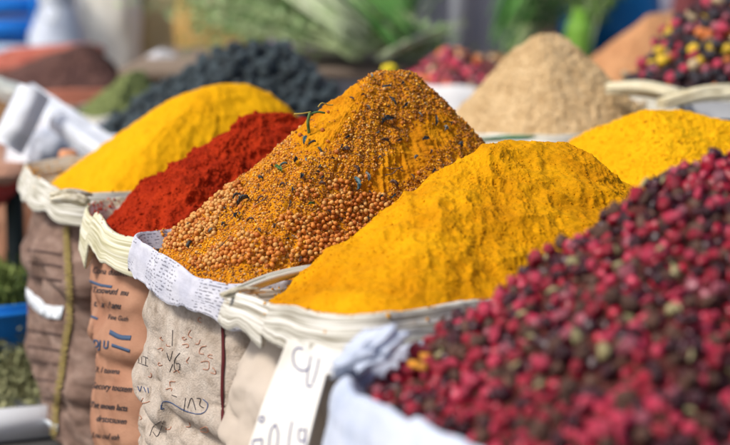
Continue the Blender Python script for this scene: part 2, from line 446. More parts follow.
def sample(P, nr, count, area=True):
    """area-weighted random points on a (ns, n) grid surface"""
    d1 = np.linalg.norm(np.roll(P, -1, 1) - P, axis=-1)[:-1]; d2 = np.linalg.norm(P[1:] - P[:-1], axis=-1)
    w = (d1 * d2).ravel(); w /= w.sum()
    idx = RNG.choice(len(w), count, p=w)
    n = P.shape[1]; r, c = idx // n, idx % n
    a, b = RNG.random(count)[:, None], RNG.random(count)[:, None]
    c2 = (c + 1) % n
    X = P[r, c] * (1 - a) * (1 - b) + P[r, c2] * a * (1 - b) + P[r + 1, c] * (1 - a) * b + P[r + 1, c2] * a * b
    return X, nr[r, c]
def dart(X, dmin):
    """keep points at least dmin apart"""
    grid = {}; keep = []
    for i, p in enumerate(X):
        k = (int(math.floor(p[0] / dmin)), int(math.floor(p[1] / dmin)), int(math.floor(p[2] / dmin)))
        ok = True
        for dx in (-1, 0, 1):
            for dy in (-1, 0, 1):
                for dz in (-1, 0, 1):
                    for j in grid.get((k[0] + dx, k[1] + dy, k[2] + dz), ()):
                        q = X[j]
                        if (p[0] - q[0]) ** 2 + (p[1] - q[1]) ** 2 + (p[2] - q[2]) ** 2 < dmin * dmin: ok = False; break
                    if not ok: break
                if not ok: break
            if not ok: break
        if ok: grid.setdefault(k, []).append(i); keep.append(i)
    return np.array(keep)
def rand_rot(k):
    q = RNG.normal(size=(k, 4)); q /= np.linalg.norm(q, axis=1, keepdims=True)
    w, x, y, z = q.T
    return np.stack([np.stack([1 - 2 * (y * y + z * z), 2 * (x * y - z * w), 2 * (x * z + y * w)], -1),
                     np.stack([2 * (x * y + z * w), 1 - 2 * (x * x + z * z), 2 * (y * z - x * w)], -1),
                     np.stack([2 * (x * z - y * w), 2 * (y * z + x * w), 1 - 2 * (x * x + y * y)], -1)], 1), q
def merged(name, X, rad, templ, mats, weights, origin=(0, 0, 0), parent=None, pworld=(0, 0, 0), pal=None, smooth=True):
    """many grains in ONE mesh"""
    k = len(X); Vs, Fs, Ms = [], [], []; off = 0
    which = RNG.integers(0, len(templ), k)
    if pal is None: pal = RNG.choice(len(mats), k, p=np.array(weights) / sum(weights))
    R, _ = rand_rot(k)
    for t, (TV, TF) in enumerate(templ):
        ix = np.where(which == t)[0]
        if not len(ix): continue
        V = np.einsum('kij,vj->kvi', R[ix], TV) * rad[ix][:, None, None] + X[ix][:, None, :]
        F = TF[None] + (np.arange(len(ix)) * len(TV))[:, None, None] + off
        Vs.append(V.reshape(-1, 3)); Fs.append(F.reshape(-1, TF.shape[1])); Ms.append(np.repeat(pal[ix], len(TF)))
        off += len(ix) * len(TV)
    return put(name, np.vstack(Vs), np.vstack(Fs), mats, origin, parent, pworld, mi=np.concatenate(Ms), smooth=smooth)
def seen(X, skip=(), tol=.02, heaps=None):
    """in the frame and not behind another heap or sack"""
    px, py, dep = project(X)
    ok = (px > -4) & (px < W + 4) & (py > -4) & (py < H + 4)
    for i in np.where(ok)[0]:
        v = Vector(X[i]) - ORG; L = v.length; v.normalize()
        for k, b in BVHS.items():
            h = b.ray_cast(ORG, v, L)
            if h[0] is not None and h[3] < L - (tol if k not in skip else tol * 1.5): ok[i] = False; break
    return ok
def individuals(name, label, cat, group, X, rad, templ, mats, pal, labels=None):
    meshes = {}
    _, q = rand_rot(len(X))
    for i in range(len(X)):
        t = random.randrange(len(templ)); key = (t, int(pal[i]))
        if key not in meshes:
            meshes[key] = mesh_np(name, templ[t][0], templ[t][1], [mats[key[1]]])
        o = bpy.data.objects.new(name, meshes[key]); COL.objects.link(o)
        o.location = X[i]; o.scale = (rad[i],) * 3
        o.rotation_mode = 'QUATERNION'; o.rotation_quaternion = tuple(q[i])
        tag(o, labels[key[1]] if labels else label, cat, group)

def berry_templ(k, sub=2, wr=.10, elong=(.85, 1.2), crown=True, ribs=0):
    out = []
    for i in range(k):
        V, F = ico(sub)
        e = random.uniform(*elong)
        n1 = fbm(V + i * 7.7, 1.6, 3, 100 + i) * wr + fbm(V + i * 3.1, 4.5, 2, 140 + i) * wr * .5
        if ribs:
            a = np.arctan2(V[:, 1], V[:, 0]); n1 = n1 + ribs * np.cos(a * 6) * (1 - np.abs(V[:, 2]))
        V = V * (1 + n1[:, None])
        if crown:                                   # dimple with a small rim at the blossom end
            d = np.clip((V[:, 2] - .72) / .28, 0, 1); V[:, 2] -= d * .32
        V = V * [1, 1, e]
        out.append((V, F))
    return out

# ================================================================== the setting
gm = mat('paving', (.06, .06, .06), (.11, .105, .10), scale=6, fine=90, rough=.85, bump=.4, bscale=60)
g = 120
GX = np.array([[-60, -10, GZ], [60, -10, GZ], [60, 110, GZ], [-60, 110, GZ]], float)
o = put('ground', GX, np.array([[0, 1, 2, 3]]), gm, (0, 0, GZ)); o['kind'] = 'structure'

# ================================================================== front row of sacks (far left to near right)
def C(*pts): return [tuple(p) for p in pts]
S1 = C((-.560, 2.74, .026), (-.412, 2.42, .018), (.03, 2.76, .03), (-.12, 3.1, .03))
S2 = C((-.392, 2.33, .032), (-.290, 2.08, .014), (.17, 2.44, .0), (.09, 2.67, .0))
S3 = C((-.296, 2.08, .022), (-.150, 1.83, .008), (.30, 2.17, .004), (.17, 2.42, .0))
S4 = C((-.160, 1.81, .002), (-.000, 1.585, .024), (.45, 1.95, .02), (.32, 2.19, .0))
S5 = C((-.05, 1.50, .0), (.155, 1.10, -.003), (.66, 1.48, .01), (.50, 1.92, .0))

r1, b1, c1, base1, L1 = sack('s1', 'spice_sack', 'dark brown sack with cream rim holding bright yellow powder, farthest left of the row', S1,
    M['bag_brown'], M['cuff_cream'], cuff_h=.042, flare=.02, creases=((-.13, .018, .016, .012, 2), (-.30, .008, .012, .01, 5)), puff=.010, seed=11, cuff_w=.0035, cut=.1, bot=.97)
r2, b2, c2, base2, L2 = sack('s2', 'spice_sack', 'orange-brown paper sack with blue and black print, holding red powder', S2,
    M['bag_kraft'], M['cuff_yellow'], cuff_h=.052, flare=.016, creases=((-.09, .008, .012, .01, 1), (-.145, .010, .012, .012, 4), (-.30, .005, .012, .01, 7)), puff=.006, seed=23, cuff_w=.003, bot=.98, cut=.12)
r3, b3, c3, base3, L3 = sack('s3', 'spice_sack', 'grey felt-like sack with orange scribbles and a newsprint rim', S3,
    M['bag_felt'], M['cuff_news'], cuff_h=.040, flare=.014, creases=((-.165, .010, .012, .016, 3), (-.085, .004, .014, .02, 6), (-.29, .005, .014, .014, 8)), puff=.0055, seed=35, cuff_w=.004, cut=.09, n=360, nz=180, bot=.985)
r4, b4, c4, base4, L4 = sack('s4', 'spice_sack', 'pale sand sack with thick cream striped rim, behind the white price card', S4,
    M['bag_sand'], M['cuff_white'], cuff_h=.038, flare=.02, creases=((-.155, .022, .012, .004, 3), (-.30, .02, .014, .004, 6)), puff=.010, seed=47, cuff_w=.004, cut=.08, n=320, neck=.02,
    lumps=lambda P, u: .006 * np.abs(np.sin(P[..., 2] * 95 + 1.5)) * np.exp(-((u[None] - .02) / .05) ** 2))
r5, b5, c5, base5, L5 = sack('s5', 'spice_sack', 'dark sack with bluish white cloth rim, full of red berries', S5,
    M['bag_dark'], M['cuff_blue'], cuff_h=.09, flare=.02, creases=((-.2, .02, .02, .01, 3),), puff=.012, seed=59, cuff_w=.011, cut=.12, n=320, roll=1.7, ragged=.012)

# ================================================================== heaps of the front row
def apx(px, py, D): return tuple(at_d(px, py, D))
h1, P1, N1, hb1 = heap('h1', 'spice_heap', 'smooth bright yellow powder heap in the dark brown sack, left of the red heap', 'spice heap', S1,
    (apx(222, 84, 2.78), apx(244, 83, 2.80)), M['yellow_powder'], zoff=-.03, amp=.0035, streak=.001, flat=.26, p=.92, seed=3, fine=.0005)
h2, P2, N2, hb2 = heap('h2', 'spice_heap', 'deep red powder heap between the smooth yellow one and the seed covered one', 'spice heap', S2,
    (apx(255, 112, 2.42), apx(285, 112, 2.44)), M['red_powder'], zoff=-.018, amp=.007, streak=.002, lump=45, flat=.08, p=.88, seed=5, fine=.0014, n=600, ns=300)
def hd3(P, fall):
    return .0022 * fall * fbm(P, 30, 2, 77)
h3, P3, N3, hb3 = heap('h3', 'spice_heap', 'orange powder heap sprinkled with seeds and herb flakes, in focus at the centre', 'spice heap', S3,
    (apx(378, 71, 2.20), apx(408, 71, 2.215)), M['mix_powder'], zoff=-.010, inset=.008, amp=.003, streak=.003, lump=70, flat=.05, p=.93, seed=8, fine=.0010, n=900, ns=420, fineq=260, extra=hd3)
h4, P4, N4, hb4 = heap('h4', 'spice_heap', 'large golden yellow powder heap between the seed covered heap and the red berries', 'spice heap', S4,
    (apx(508, 140, 2.03), apx(564, 142, 2.05)), M['gold_powder'], zoff=-.012, inset=.006, amp=.0055, streak=.0006, lump=32, flat=.20, p=.90, seed=13, fine=.0010, n=800, ns=360)
h5, P5, N5, hb5 = heap('h5', 'berry_bed', 'dark layer coloured as shade under the red berry heap nearest the camera', 'berry bed', S5,
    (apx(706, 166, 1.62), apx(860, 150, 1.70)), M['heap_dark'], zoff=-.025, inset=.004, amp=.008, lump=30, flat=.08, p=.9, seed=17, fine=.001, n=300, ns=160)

# ================================================================== second row
S6 = C((.16, 2.62, .05), (.40, 2.22, .04), (.90, 2.45, .03), (.66, 2.86, .04))
S7 = C((.07, 3.08, .055), (.30, 2.82, .055), (.56, 2.98, .07), (.44, 3.30, .07))
S8 = C((.44, 3.34, .09), (.60, 3.10, .10), (1.10, 3.20, .10), (1.0, 3.75, .10))
S9 = C((-.60, 3.62, .0), (-.44, 3.30, .0), (.04, 3.52, .02), (-.12, 3.95, .02))
S10 = C((.04, 4.55, .04), (.10, 4.02, .05), (.36, 4.02, .05), (.48, 4.5, .05))
S11 = C((.46, 4.45, .05), (.52, 4.0, .05), (1.0, 4.15, .05), (1.0, 4.7, .05))
S12 = C((-1.05, 4.6, .04), (-.92, 4.1, .03), (-.56, 4.2, .03), (-.62, 4.7, .04))
S13 = C((-.72, 4.10, .0), (-.60, 3.75, .0), (-.42, 3.95, .0), (-.50, 4.35, .0))
lo = dict(n=180, nz=60)
sack('s6', 'spice_sack', 'sack under the grainy yellow heap at the right, hidden behind the golden heap', S6, M['bag_sand'], M['cuff_cream'], seed=61, **lo)
sack('s7', 'spice_sack', 'pale sack with cream and green rim holding the beige powder', S7, M['bag_sand'], M['cuff_cream'], cuff_h=.04, seed=67, **lo)
sack('s8', 'spice_sack', 'sack with broad cream rim holding mixed coloured peppercorns, upper right', S8, M['bag_kraft'], M['cuff_cream'], cuff_h=.04, flare=.03, seed=71, cuff_w=.008, **lo)
sack('s9', 'spice_sack', 'sack with light blue rim holding the black dried limes', S9, M['bag_dark'], M['cuff_blue'], seed=73, **lo)
sack('s10', 'spice_sack', 'far sack with broad white cloth rim holding pink and brown petals', S10, M['bag_dark'], mat('white_cloth', (.78, .78, .78), (.85, .85, .85), rough=.8), cuff_h=.09, flare=.05, seed=79, cuff_w=.008, roll=1.6, **lo)
sack('s11', 'spice_sack', 'far sack holding the orange-brown powder behind the beige cone', S11, M['bag_kraft'], M['cuff_cream'], seed=83, **lo)
sack('s12', 'spice_sack', 'far left sack with salmon cloth rim holding the dark brown powder', S12, M['bag_kraft'], mat('salmon_cloth', (.50, .16, .10), (.62, .24, .16), rough=.8), cuff_h=.05, seed=89, **lo)
sack('s13', 'spice_sack', 'small far sack with cream rim holding the green dried herbs', S13, M['bag_kraft'], M['cuff_cream'], seed=97, **lo)

h6, P6, N6, hb6 = heap('h6', 'spice_heap', 'grainy pale yellow heap at the right, behind the golden one', 'spice heap', S6,
    (apx(652, 110, 2.46), apx(672, 111, 2.48)), M['grain_powder'], zoff=-.02, amp=.003, lump=60, streak=.001, flat=.12, p=.80, seed=19, fine=.0016, fineq=300, n=700, ns=320)
h7, P7, N7, hb7 = heap('h7', 'spice_heap', 'pointed pale beige powder cone', 'spice heap', S7,
    (apx(540, 35, 3.04), apx(554, 34, 3.05)), M['beige_powder'], zoff=-.01, amp=.0035, flat=.10, p=.95, seed=21, fine=.0009, n=400, ns=220, lump=60)
h8, P8, N8, hb8 = heap('h8', 'peppercorn_bed', 'dark bed under the mixed coloured peppercorns, upper right', 'peppercorn bed', S8,
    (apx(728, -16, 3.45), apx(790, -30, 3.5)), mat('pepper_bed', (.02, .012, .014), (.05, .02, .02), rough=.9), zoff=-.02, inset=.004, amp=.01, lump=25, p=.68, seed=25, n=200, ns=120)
h9, P9, N9, hb9 = heap('h9', 'lime_bed', 'dark bed under the black dried limes', 'dried lime bed', S9,
    (apx(250, 44, 3.62), apx(276, 46, 3.64)), mat('lime_bed', (.012, .016, .02), (.03, .035, .04), rough=.9), zoff=-.02, inset=.004, amp=.008, lump=25, p=.85, seed=27, n=200, ns=120)
h10, P10, N10, hb10 = heap('h10', 'petal_heap', 'far heap of pink and brown dried petals beside the grey post', 'petal heap', S10,
    (apx(450, 52, 4.28), apx(470, 54, 4.3)), mat('petals', (.05, .02, .02), (.30, .12, .08), (.72, .08, .16), scale=28, rough=.8, bump=1, bscale=60), zoff=-.02, amp=.012, lump=30, seed=29, n=260, ns=140)
h11, P11, N11, hb11 = heap('h11', 'spice_heap', 'orange-brown powder heap behind the beige cone and the peppercorns', 'spice heap', S11,
    (apx(652, 14, 4.35), apx(672, 12, 4.4)), M['brown_powder'], zoff=-.02, seed=31, n=260, ns=140, amp=.004)
h12, P12, N12, hb12 = heap('h12', 'spice_heap', 'dark brown powder heap at the far left', 'spice heap', S12,
    (apx(80, 44, 4.38), apx(92, 44, 4.42)), M['dark_powder'], zoff=-.02, seed=33, n=260, ns=140, amp=.005, p=.9)
h13, P13, N13, hb13 = heap('h13', 'herb_heap', 'low green heap of dried herbs left of the black limes', 'herb heap', S13,
    (apx(134, 70, 4.05), apx(142, 70, 4.08)), M['green_powder'], zoff=-.02, seed=37, n=260, ns=140, amp=.008, lump=60)

# ================================================================== crumbs that belong to the powders
crumb_t = []
for i in range(6):
    V, F = ico(1); V = V * (1 + .35 * fbm(V + i * 5.1, 1.3, 2, 300 + i))[:, None] * [1, random.uniform(.6, 1), random.uniform(.6, 1)]
    crumb_t.append((V, F))
def facet_mask(px, py):
    """smooth powder slides on the central heap (few crumbs)"""
    def seg(x0, y0, x1, y1, w):
        t = np.clip(((px - x0) * (x1 - x0) + (py - y0) * (y1 - y0)) / ((x1 - x0) ** 2 + (y1 - y0) ** 2), 0, 1)
        return np.hypot(px - x0 - t * (x1 - x0), py - y0 - t * (y1 - y0)) / w
    m = np.minimum(seg(346, 96, 312, 134, 17), seg(440, 128, 398, 168, 15))
    m = np.minimum(m, seg(392, 170, 372, 190, 10))
    return m
X, NN = sample(P3, N3, 90000)
px, py, _ = project(X)
fm = facet_mask(px, py)
keep = (RNG.random(len(X)) < np.clip((fm - .85) * 1.5, .02, 1)) & (NN[:, 1] < .5)
X, NN = X[keep], NN[keep]
rad = RNG.gamma(3.0, .00028, len(X)).clip(.0004, .0022)
cpal = RNG.choice(4, len(X), p=[.48, .25, .16, .11])
patch = fbm(X, 14, 2, 91) + .25 * np.clip((project(X)[0] - 330) / 120, -1, 1)
cpal[(patch > .05) & (RNG.random(len(X)) < .38)] = 1
merged('crumbs', X + NN * (rad * .4)[:, None], rad, crumb_t, [M['crumb_a'], M['crumb_b'], M['crumb_c'], M['crumb_d']], None, hb3, h3, hb3, pal=cpal)
X, NN = sample(P4, N4, 8000); rad = RNG.gamma(2.2, .00030, len(X)).clip(.0003, .0016)
merged('crumbs', X + NN * (rad * .1)[:, None], rad, crumb_t, [M['gold_powder']], [1], hb4, h4, hb4)
X, NN = sample(P2, N2, 9000); rad = RNG.gamma(2.2, .0006, len(X)).clip(.0005, .0045)
merged('crumbs', X + NN * (rad * .1)[:, None], rad, crumb_t, [M['red_powder'], M['crumb_r']], [1, 1], hb2, h2, hb2)
X, NN = sample(P6, N6, 16000); rad = RNG.gamma(3, .0004, len(X)).clip(.0005, .003)
merged('crumbs', X + NN * (rad * .2)[:, None], rad, crumb_t, [M['crumb_y'], M['crumb_y2']], [.965, .035], hb6, h6, hb6)
X, NN = sample(P7, N7, 14000); rad = RNG.gamma(2.5, .0006, len(X)).clip(.0005, .003)
merged('crumbs', X + NN * (rad * .1)[:, None], rad, crumb_t, [M['crumb_s'], M['beige_powder']], [1, 1], hb7, h7, hb7)

# ================================================================== coriander seeds on the central heap
seed_t = berry_templ(4, 2, .04, (.92, 1.08), crown=False, ribs=.03)
X, NN = sample(P3, N3, 60000)
px, py, dep = project(X)
blobs = [(192, 226, 26, 20), (214, 203, 22, 12), (236, 190, 10, 6), (180, 240, 18, 12), (228, 256, 22, 12), (262, 252, 28, 15), (246, 240, 14, 8), (308, 256, 26, 8), (314, 226, 26, 13), (345, 208, 24, 16), (368, 206, 26, 13),
         (328, 244, 30, 13), (306, 194, 12, 7), (392, 214, 16, 9), (205, 264, 16, 6), (340, 186, 13, 6), (360, 232, 14, 14), (292, 222, 14, 8)]
inside = np.full(len(X), 9.0)
for (bx, by, rx, ry) in blobs:
    inside = np.minimum(inside, np.hypot((px - bx) / rx, (py - by) / ry))
pr = np.where(inside < 1, 1, 0) + (RNG.random(len(X)) < .010) * 1
ok = (pr > 0) & (NN[:, 1] < .35) & ((inside + .35 * vnoise(X * 60, 5) < 1.05) | ((inside > 1.2) & (RNG.random(len(X)) < .25)))
X, NN, ins = X[ok], NN[ok], inside[ok]
k = dart(X, .0050); X1, N1_, I1 = X[k], NN[k], ins[k]
X1 = X1 + N1_ * .0016
sel2 = RNG.permutation(len(X))[:9000]; Xb = X[sel2] + NN[sel2] * .0050; Ib = ins[sel2]; Xb, Ib = Xb[Ib < .78], Ib[Ib < .78]
k = dart(Xb, .0056); Xb = Xb[k]
XA = np.vstack([X1, Xb]); 
rad = RNG.uniform(.0019, .0032, len(XA)); pal = RNG.choice(3, len(XA), p=[.5, .32, .18])
px, py, dep = project(XA); left = px < 235
pal[left] = RNG.choice(3, left.sum(), p=[.3, .6, .1])
vis = seen(XA, skip=('h3',)); vis &= np.arange(len(XA)) >= 0
score = np.where(vis, dep - .06 * (np.arange(len(XA)) >= len(X1)), 99); order = np.argsort(score)[:300]
smask = np.zeros(len(XA), bool); smask[order] = True
seed_m = [M['seed_a'], M['seed_b'], M['seed_c']]
individuals('coriander_seed', 'tiny round orange-tan seed lying on the herb sprinkled central heap', 'seed', 'coriander seeds on the central heap', XA[smask], rad[smask], seed_t, seed_m, pal[smask])
o = merged('coriander_seeds', XA[~smask], rad[~smask], seed_t, seed_m, None, hb3, pal=pal[~smask])
tag(o, 'patches of tiny round orange seeds spread over the central heap', 'seeds', kind='stuff')
print('seeds', len(XA))

# ================================================================== herb flakes and sprigs on the central heap
def on_heap(key, px, py):
    h = BVHS[key].ray_cast(ORG, ray(px, py).normalized(), 20)
    return h[0], (h[1] if h[1] is not None and h[1].dot(ray(px, py)) < 0 else (-h[1] if h[1] is not None else None))
def frame_from(n, ang):
    n = n.normalized(); t = Vector((1, 0, 0)); t = (t - n * t.dot(n)).normalized(); b = n.cross(t)
    return t * math.cos(ang) + b * math.sin(ang), -t * math.sin(ang) + b * math.cos(ang), n
def flake_mesh(Lh, Wd, curl, sd, matl):
    """curled leaf: pointed strip, cupped, twisted, with thickness"""
    ns_, nw = 12, 5; rs = random.Random(sd); V = []
    tw = rs.uniform(-1.2, 1.2); bend = rs.uniform(-.9, .9); jit = [rs.uniform(.35, 1.25) for _ in range(ns_)]
    for side in (1, -1):
        for i in range(ns_):
            s = i / (ns_ - 1); w = Wd * (math.sin(math.pi * (s * .9 + .05)) ** .7) * jit[i]
            for j in range(nw):
                q = j / (nw - 1) * 2 - 1
                y = w * q * .5; z = curl * Wd * q * q * .8 + Lh * .25 * math.sin(s * 3.1) * curl + side * .00018
                a = tw * (s - .5); y, z = y * math.cos(a) - z * math.sin(a), y * math.sin(a) + z * math.cos(a)
                x = (s - .5) * Lh; y += bend * Lh * .5 * (s - .5) ** 2
                V.append((x, y, z))
    F = []
    for side in (0, 1):
        o0 = side * ns_ * nw
        for i in range(ns_ - 1):
            for j in range(nw - 1):
                a = o0 + i * nw + j; f = [a, a + 1, a + nw + 1, a + nw]
                F.append(f if side == 0 else f[::-1])
    rim = [i * nw for i in range(ns_)] + [(ns_ - 1) * nw + j for j in range(1, nw)] + [i * nw + nw - 1 for i in range(ns_ - 2, -1, -1)] + [j for j in range(nw - 2, 0, -1)]
    for a, b in zip(rim, rim[1:] + rim[:1]): F.append([a, b, b + ns_ * nw, a + ns_ * nw])
    return mesh_np('herb_flake', np.array(V), np.array(F), [matl])
flakes = [(224, 226, 8, 1, 'd'), (192, 246, 9, 2, 'd'), (245, 204, 14, 3, 'd'), (238, 199, 8, 4, 'd'), (259, 232, 6, 5, 'b'), (268, 256, 5, 6, 'd'),
          (356, 82, 5, 7, 'd'), (372, 78, 6, 8, 'g'), (362, 96, 5, 9, 'd'), (386, 88, 10, 10, 'd'), (402, 84, 6, 11, 'd'), (409, 76, 7, 12, 'd'),
          (392, 101, 9, 13, 'd'), (405, 106, 6, 14, 'd'), (387, 121, 12, 15, 'd'), (352, 100, 6, 16, 'b'), (418, 88, 5, 17, 'd'), (436, 121, 9, 18, 'd'),
          (443, 130, 8, 19, 'g'), (425, 140, 7, 20, 'd'), (449, 124, 6, 21, 'd'), (459, 147, 7, 22, 'd'), (416, 160, 7, 23, 'g'), (430, 152, 6, 24, 'b'),
          (383, 142, 8, 25, 'b'), (361, 139, 6, 26, 'd'), (347, 152, 9, 27, 'b'), (340, 147, 6, 28, 'd'), (378, 158, 7, 29, 'g'), (330, 160, 6, 30, 'd'),
          (318, 152, 8, 31, 'd'), (296, 162, 7, 32, 'd'), (354, 170, 7, 33, 'b'), (366, 178, 9, 34, 'g'), (300, 178, 7, 35, 'd'), (284, 186, 6, 36, 'b'),
          (322, 186, 6, 37, 'b'), (392, 186, 8, 38, 'b'), (404, 196, 7, 39, 'b'), (412, 178, 6, 40, 'd'), (262, 200, 6, 41, 'b'), (290, 208, 5, 42, 'b'),
          (252, 222, 9, 43, 'b'), (274, 228, 7, 44, 'd'), (345, 216, 5, 45, 'b'), (308, 252, 7, 46, 'b'), (286, 240, 5, 47, 'd'), (432, 172, 8, 48, 'd'),
          (376, 134, 5, 49, 'g'), (398, 140, 6, 50, 'd'), (320, 168, 5, 51, 'g'), (236, 218, 6, 52, 'd'), (212, 232, 8, 53, 'g'), (262, 180, 8, 54, 'd')]
rf = random.Random(21)
for i in range(110):
    fx, fy = rf.uniform(180, 470), rf.uniform(78, 262)
    flakes.append((fx, fy, rf.uniform(2.2, 5.5), 100 + i, rf.choice('ddbbg')))
for (x, y, L, sd, kd) in flakes:
    if on_heap('h4', x, y)[0] is not None: continue
    p, n = on_heap('h3', x, y)
    if p is None: continue
    sz = L * 2.03 / FPX * 1.0
    me = flake_mesh(sz * random.uniform(.7, 1.3), sz * random.uniform(.25, .65), random.uniform(.5, 1.1), sd, {'d': M['herb_dark'], 'g': M['hg'], 'b': M['herb_brown']}[kd])
    a, b, n = frame_from(n, random.uniform(0, math.pi))
    o = link('herb_flake', me); o.matrix_world = Matrix(((a.x, b.x, n.x, p.x), (a.y, b.y, n.y, p.y), (a.z, b.z, n.z, p.z), (0, 0, 0, 1))) @ Matrix.Translation((0, 0, .0022))
    tag(o, {'d': 'small curled dark herb flake on the central orange heap', 'g': 'small pale grey herb flake on the central orange heap', 'b': 'small brown herb flake on the central orange heap'}[kd], 'herb flake', 'herb flakes on the central heap')

def catmull(P, k=8):
    P = [Vector(p) for p in P]; Q = [P[0] * 2 - P[1]] + P + [P[-1] * 2 - P[-2]]; out = []
    for i in range(1, len(Q) - 2):
        for j in range(k):
            t = j / k; a, b, c, d = Q[i - 1:i + 3]
            out.append(.5 * ((2 * b) + (-a + c) * t + (2 * a - 5 * b + 4 * c - d) * t * t + (-a + 3 * b - 3 * c + d) * t ** 3))
    out.append(P[-1]); return out
def tube_np(path, rad, nseg=7, taper=None):
    path = [Vector(p) for p in path]; V, F = [], []
    for i, p in enumerate(path):
        t = (path[min(i + 1, len(path) - 1)] - path[max(i - 1, 0)]).normalized()
        a = t.cross(Vector((.13, .37, .92))).normalized(); b = t.cross(a)
        r = rad * (taper(i / (len(path) - 1)) if taper else 1)
        for k in range(nseg):
            th = 2 * math.pi * k / nseg; V.append(p + a * (r * math.cos(th)) + b * (r * math.sin(th)))
    for i in range(len(path) - 1):
        for k in range(nseg):
            F.append([i * nseg + k, i * nseg + (k + 1) % nseg, (i + 1) * nseg + (k + 1) % nseg, (i + 1) * nseg + k])
    V.append(path[0]); V.append(path[-1]); e = len(V)
    T = []
    for k in range(nseg):
        T.append([(k + 1) % nseg, k, e - 2]); T.append([(len(path) - 1) * nseg + k, (len(path) - 1) * nseg + (k + 1) % nseg, e - 1])
    return np.array([v[:] for v in V]), [np.array(F), np.array(T)]
def join_parts(parts):
    Vs, Fq, Ft, off = [], [], [], 0
    for V, Fs in parts:
        for f in (Fs if isinstance(Fs, list) else [Fs]):
            (Fq if f.shape[1] == 4 else Ft).append(f + off)
        Vs.append(V); off += len(V)
    out = []
    if Fq: out.append(np.vstack(Fq))
    if Ft: out.append(np.vstack(Ft))
    return np.vstack(Vs), out
# green forked sprig standing off the left flank
p0, n0 = on_heap('h3', 322, 128)
sp = empty('herb_sprig', p0, 'green forked herb sprig sticking out of the left flank of the central heap', 'herb sprig')
D0 = p0.y
def q(x, y, d=0): return at_d(x, y, D0 - .01 + d)
parts = [tube_np(catmull([q(309, 133), q(308, 122, -.004), q(310, 113, -.006)]), .0020, 7), tube_np(catmull([q(310, 114), q(318, 112, .004), q(325, 113, .006)]), .0013, 7)]
V, F = join_parts(parts); put('stalk', V, F, M['herb_green'], p0, sp, p0)
V, F = tube_np(catmull([q(294, 114, -.004), q(302, 113.5, -.004), q(311, 112)]), .0009, 6); put('tip', V, F, M['stem'], p0, sp, p0)
V, F = tube_np(catmull([q(318, 107), q(322, 103, .002), q(328, 105, .006), q(333, 105, .01)]), .0008, 6); put('tip', V, F, M['stem'], p0, sp, p0)
for (x, y, L, ang, m_, lab) in ((281, 171, 15, 1.9, 'herb_green', 'dark green leaf on the left edge of the central heap'), (306, 143, 12, 1.3, 'herb_blue', 'blue-green leaf curl just below the forked sprig'),
                                (313, 146, 9, .6, 'herb_dark', 'grey-green leaf curl beside the blue-green one'), (306, 112 + 32, 8, 2.6, 'herb_dark', None), (355, 186, 16, 1.75, 'herb_blue', 'slim pale blue-green leaf standing upright mid heap'), (285, 168, 9, .1, 'herb_blue', 'small bluish leaf tip on the left edge of the central heap'),
                                (310, 206, 8, .4, 'herb_green', 'green leaf piece beside the orange seed patch'), (392, 196, 7, .8, 'herb_blue', 'bluish leaf speck low on the right flank')):
    if lab is None: continue
    p, n = on_heap('h3', x, y)
    if p is None: p, n = on_heap('h3', x + 6, y + 8)
    if p is None: continue
    sz = L * 2.05 / FPX
    o = link('herb_leaf', flake_mesh(sz, sz * .34, .8, int(x), M[m_])); a, b, n = frame_from(n, ang)
    o.matrix_world = Matrix(((a.x, b.x, n.x, p.x), (a.y, b.y, n.y, p.y), (a.z, b.z, n.z, p.z), (0, 0, 0, 1))) @ Matrix.Translation((0, 0, .003))
    tag(o, lab, 'herb leaf')
# dry twigs
for (x, y, dx, dy, i) in ((216, 252, 18, -14, 0), (385, 178, 16, -10, 1), (330, 250, 20, -6, 2), (402, 172, -18, -4, 3), (254, 208, 16, -10, 4)):
    pts = []
    for q_ in (0, .35, .7, 1):
        p, n = on_heap('h3', x + dx * q_, y + dy * q_ + random.uniform(-1, 1))
        if p is not None: pts.append(p + n * .0035)
    if len(pts) > 2:
        V, F = tube_np(catmull(pts), .0006, 6); o = put('dry_twig', V, F, M['herb_brown'], pts[0])
        tag(o, 'thin dry brown twig lying on the central orange heap', 'twig', 'dry twigs on the central heap')

# ================================================================== red berries in the nearest sack
bt = berry_templ(9, 2, .42, (.55, 1.35))
X, NN = sample(P5, N5, 14000)
RB = .0067
k = dart(X, RB * 1.55); XL1, NL1 = X[k], NN[k]
k2 = dart(X[RNG.permutation(len(X))], RB * 2.1); Xp = X; 
perm = RNG.permutation(len(X)); k2 = dart(X[perm], RB * 2.25); XL2 = X[perm][k2] + NN[perm][k2] * RB * 1.25
keep = RNG.random(len(XL2)) < .8; XL2 = XL2[keep]
XA = np.vstack([XL1 + NL1 * RB * .2, XL2]); top = np.arange(len(XA)) >= len(XL1)
rad = RB * RNG.uniform(.78, 1.18, len(XA))
bm_ = [M['b_red'], M['b_crim'], M['b_dark'], M['b_brown'], M['b_mauve'], M['b_pale']]
pal = RNG.choice(6, len(XA), p=[.29, .19, .23, .22, .05, .02])
vis = seen(XA, skip=('h5', 's5_cuff')); px, py, dep = project(XA)
order = np.argsort(np.where(vis, dep - top * .25, 99))[:300]
sm = np.zeros(len(XA), bool); sm[order] = True
bl = ['glossy dark red dried berry in the nearest heap', 'bright crimson dried berry in the nearest heap', 'nearly black dried berry in the nearest heap', 'dull brown shrivelled berry in the nearest heap', 'dusty mauve berry in the nearest heap', 'pale greenish cream berry in the nearest heap']
individuals('dried_berry', None, 'berry', 'dried berries in the nearest sack', XA[sm], rad[sm], bt, bm_, pal[sm], labels=bl)
rest = ~sm & (XA[:, 1] < 2.2)
